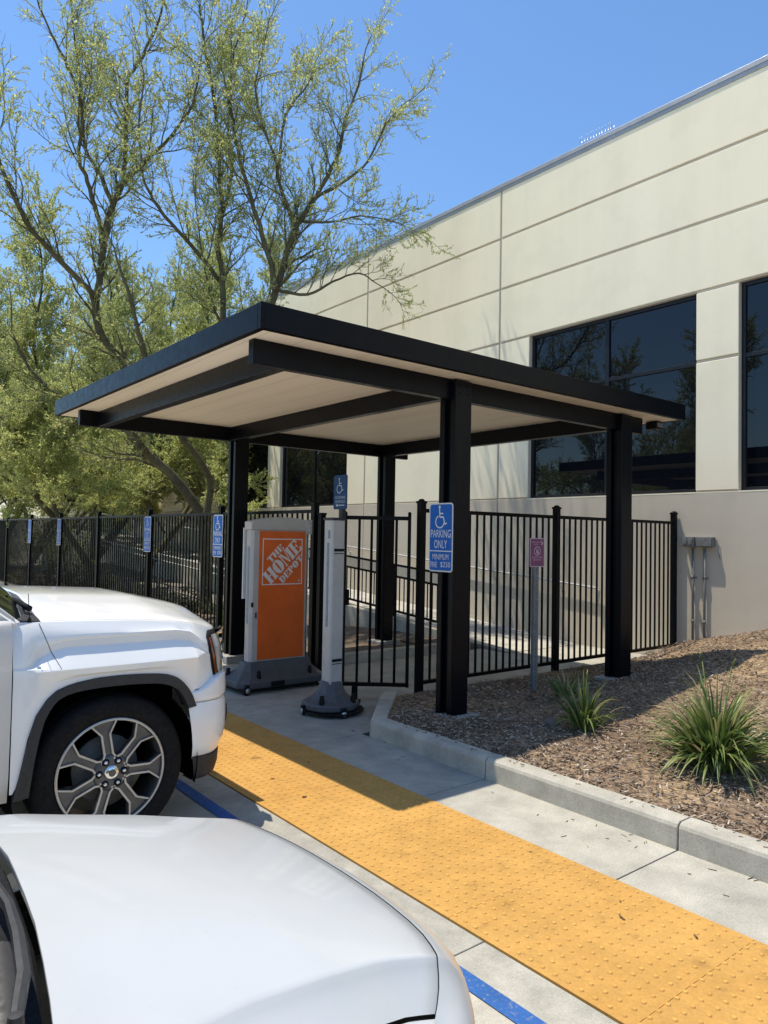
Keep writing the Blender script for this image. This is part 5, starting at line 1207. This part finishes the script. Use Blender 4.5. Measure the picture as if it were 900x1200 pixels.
# ------------------------------------------------------------------ low shrubs behind the fence
def shrub(label, x, y, R, h, n, seed, mat='shrub_leaf'):
    r = random.Random(seed); root = thing('shrub', label, 'shrub', (x, y, .06), 0, 'low shrubs behind the long fence'); m_ = MB(); st = MB()
    for i in range(26):
        a = r.uniform(0, 2*PI); q = R*r.random()**.5; tip = Vector((q*math.cos(a), q*math.sin(a), h*r.uniform(.55, 1)*(1-.45*(q/R)**2))); st.tube([(0, 0, 0), tip*.5+Vector((0, 0, .05)), tip], [.01, .007, .003], 4, cap=False)
        for j in range(n//26):
            t = r.uniform(.35, 1.05); p = tip*t+Vector((r.gauss(0, .07), r.gauss(0, .07), r.gauss(0, .06))); v = Vector((r.gauss(0, 1), r.gauss(0, 1), r.gauss(.5, .8))).normalized(); w = v.orthogonal().normalized(); w.rotate(Matrix.Rotation(r.uniform(0, 6.3), 3, v)); L = r.uniform(.035, .075)
            m_.add([p, p+v*L*.5+w*L*.22, p+v*L, p+v*L*.5-w*L*.22], [(0, 1, 2, 3)])
    m_.build('foliage', M[mat], root, recalc=False); st.build('stems', M['bark'], root, recalc=False)
for q in (('rounded pale green shrub behind the fence between the two nearer fence signs', 5.75, 11.0, .55, .75, 1500, 1, 'leaf'),
          ('dark green shrub behind the fence beside the van accessible sign', 5.7, 13.0, .5, .6, 1200, 2),
          ('low grey green shrub behind the fence under the leaning trunk', 5.6, 15.2, .6, .6, 1200, 3),
          ('broad shrub behind the fence beneath the two distant signs', 5.5, 18.2, .8, .85, 1500, 4),
          ('dull green shrub at the far end of the long fence', 5.4, 21.5, .9, .8, 1400, 5),
          ('tall leafy shrub behind the fence just beyond the two crossing trunks', 6.2, 22.4, 1.6, 3.2, 5600, 7, 'leaf'),
          ('tallest leafy shrub by the far end of the long fence', 6.4, 27.5, 2.0, 3.6, 5600, 8, 'leaf')): shrub(*q)
# parking-lot trees across the lane: the photograph shows them mirrored in the tinted windows
PARK = bpy.data.objects
for (x, y, rz, lab) in ((-3.6, 14.5, 1.0, 'feathery parking lot tree mirrored in the dark building windows'), (-9.0, 19.5, 2.6, 'far parking lot tree mirrored in the dark building windows')):
    t2 = copy_tree(ta); t2.location = (x, y, .0); t2.rotation_euler = (0, 0, rz); t2['label'] = lab; t2['group'] = 'trees mirrored in the windows'
# ------------------------------------------------------------------ light, sky, camera
sd = Vector((-.163, .262, .951)).normalized()
el = math.asin(sd.z); az = math.atan2(sd.x, sd.y)
w = bpy.data.worlds.new('World'); S.world = w; w.use_nodes = True; nt = w.node_tree
bg = nt.nodes['Background']; sk = nt.nodes.new('ShaderNodeTexSky'); sk.sky_type = 'NISHITA'; sk.sun_disc = False
sk.sun_elevation = el; sk.sun_rotation = az; sk.altitude = 200; sk.air_density = 1.25; sk.dust_density = .35; sk.ozone_density = 2.6
nt.links.new(mixc(nt, 1., sk.outputs[0], (.70, .875, 1.04), 'MULTIPLY'), bg.inputs[0]); bg.inputs[1].default_value = .13   # clear, deep blue air
sun = bpy.data.lights.new('sun', 'SUN'); sun.energy = 3.9; sun.angle = math.radians(.53); sun.color = (1, .925, .79)
so = bpy.data.objects.new('sun', sun); COL.objects.link(so); so.rotation_euler = sd.to_track_quat('Z', 'Y').to_euler(); so.location = (-5, 5, 20)
cam = bpy.data.cameras.new('camera'); co = bpy.data.objects.new('camera', cam); COL.objects.link(co); S.camera = co
pit, rol, yaw = math.radians(1.92488949), math.radians(1.053078), math.radians(51.24337727)
fw = Vector((math.cos(yaw)*math.cos(pit), math.sin(yaw)*math.cos(pit), math.sin(pit))); r_ = fw.cross(Vector((0, 0, 1))).normalized(); u_ = r_.cross(fw)
r2 = r_*math.cos(rol)+u_*math.sin(rol); u2 = -r_*math.sin(rol)+u_*math.cos(rol)
mw = Matrix((( r2.x, u2.x, -fw.x, 0), (r2.y, u2.y, -fw.y, 0), (r2.z, u2.z, -fw.z, 1.69), (0, 0, 0, 1))); co.matrix_world = mw
cam.sensor_fit = 'VERTICAL'; cam.sensor_height = 24; cam.lens = 854.9277/1200*24; cam.clip_start = .02; cam.clip_end = 600
S.view_settings.view_transform = 'Standard'; S.view_settings.look = 'None'; S.view_settings.exposure = .48; S.view_settings.gamma = 1
S.cycles.max_bounces = 8; S.cycles.diffuse_bounces = 4; S.cycles.glossy_bounces = 4; S.cycles.transmission_bounces = 4; S.cycles.transparent_max_bounces = 6
S.cycles.use_denoising = True
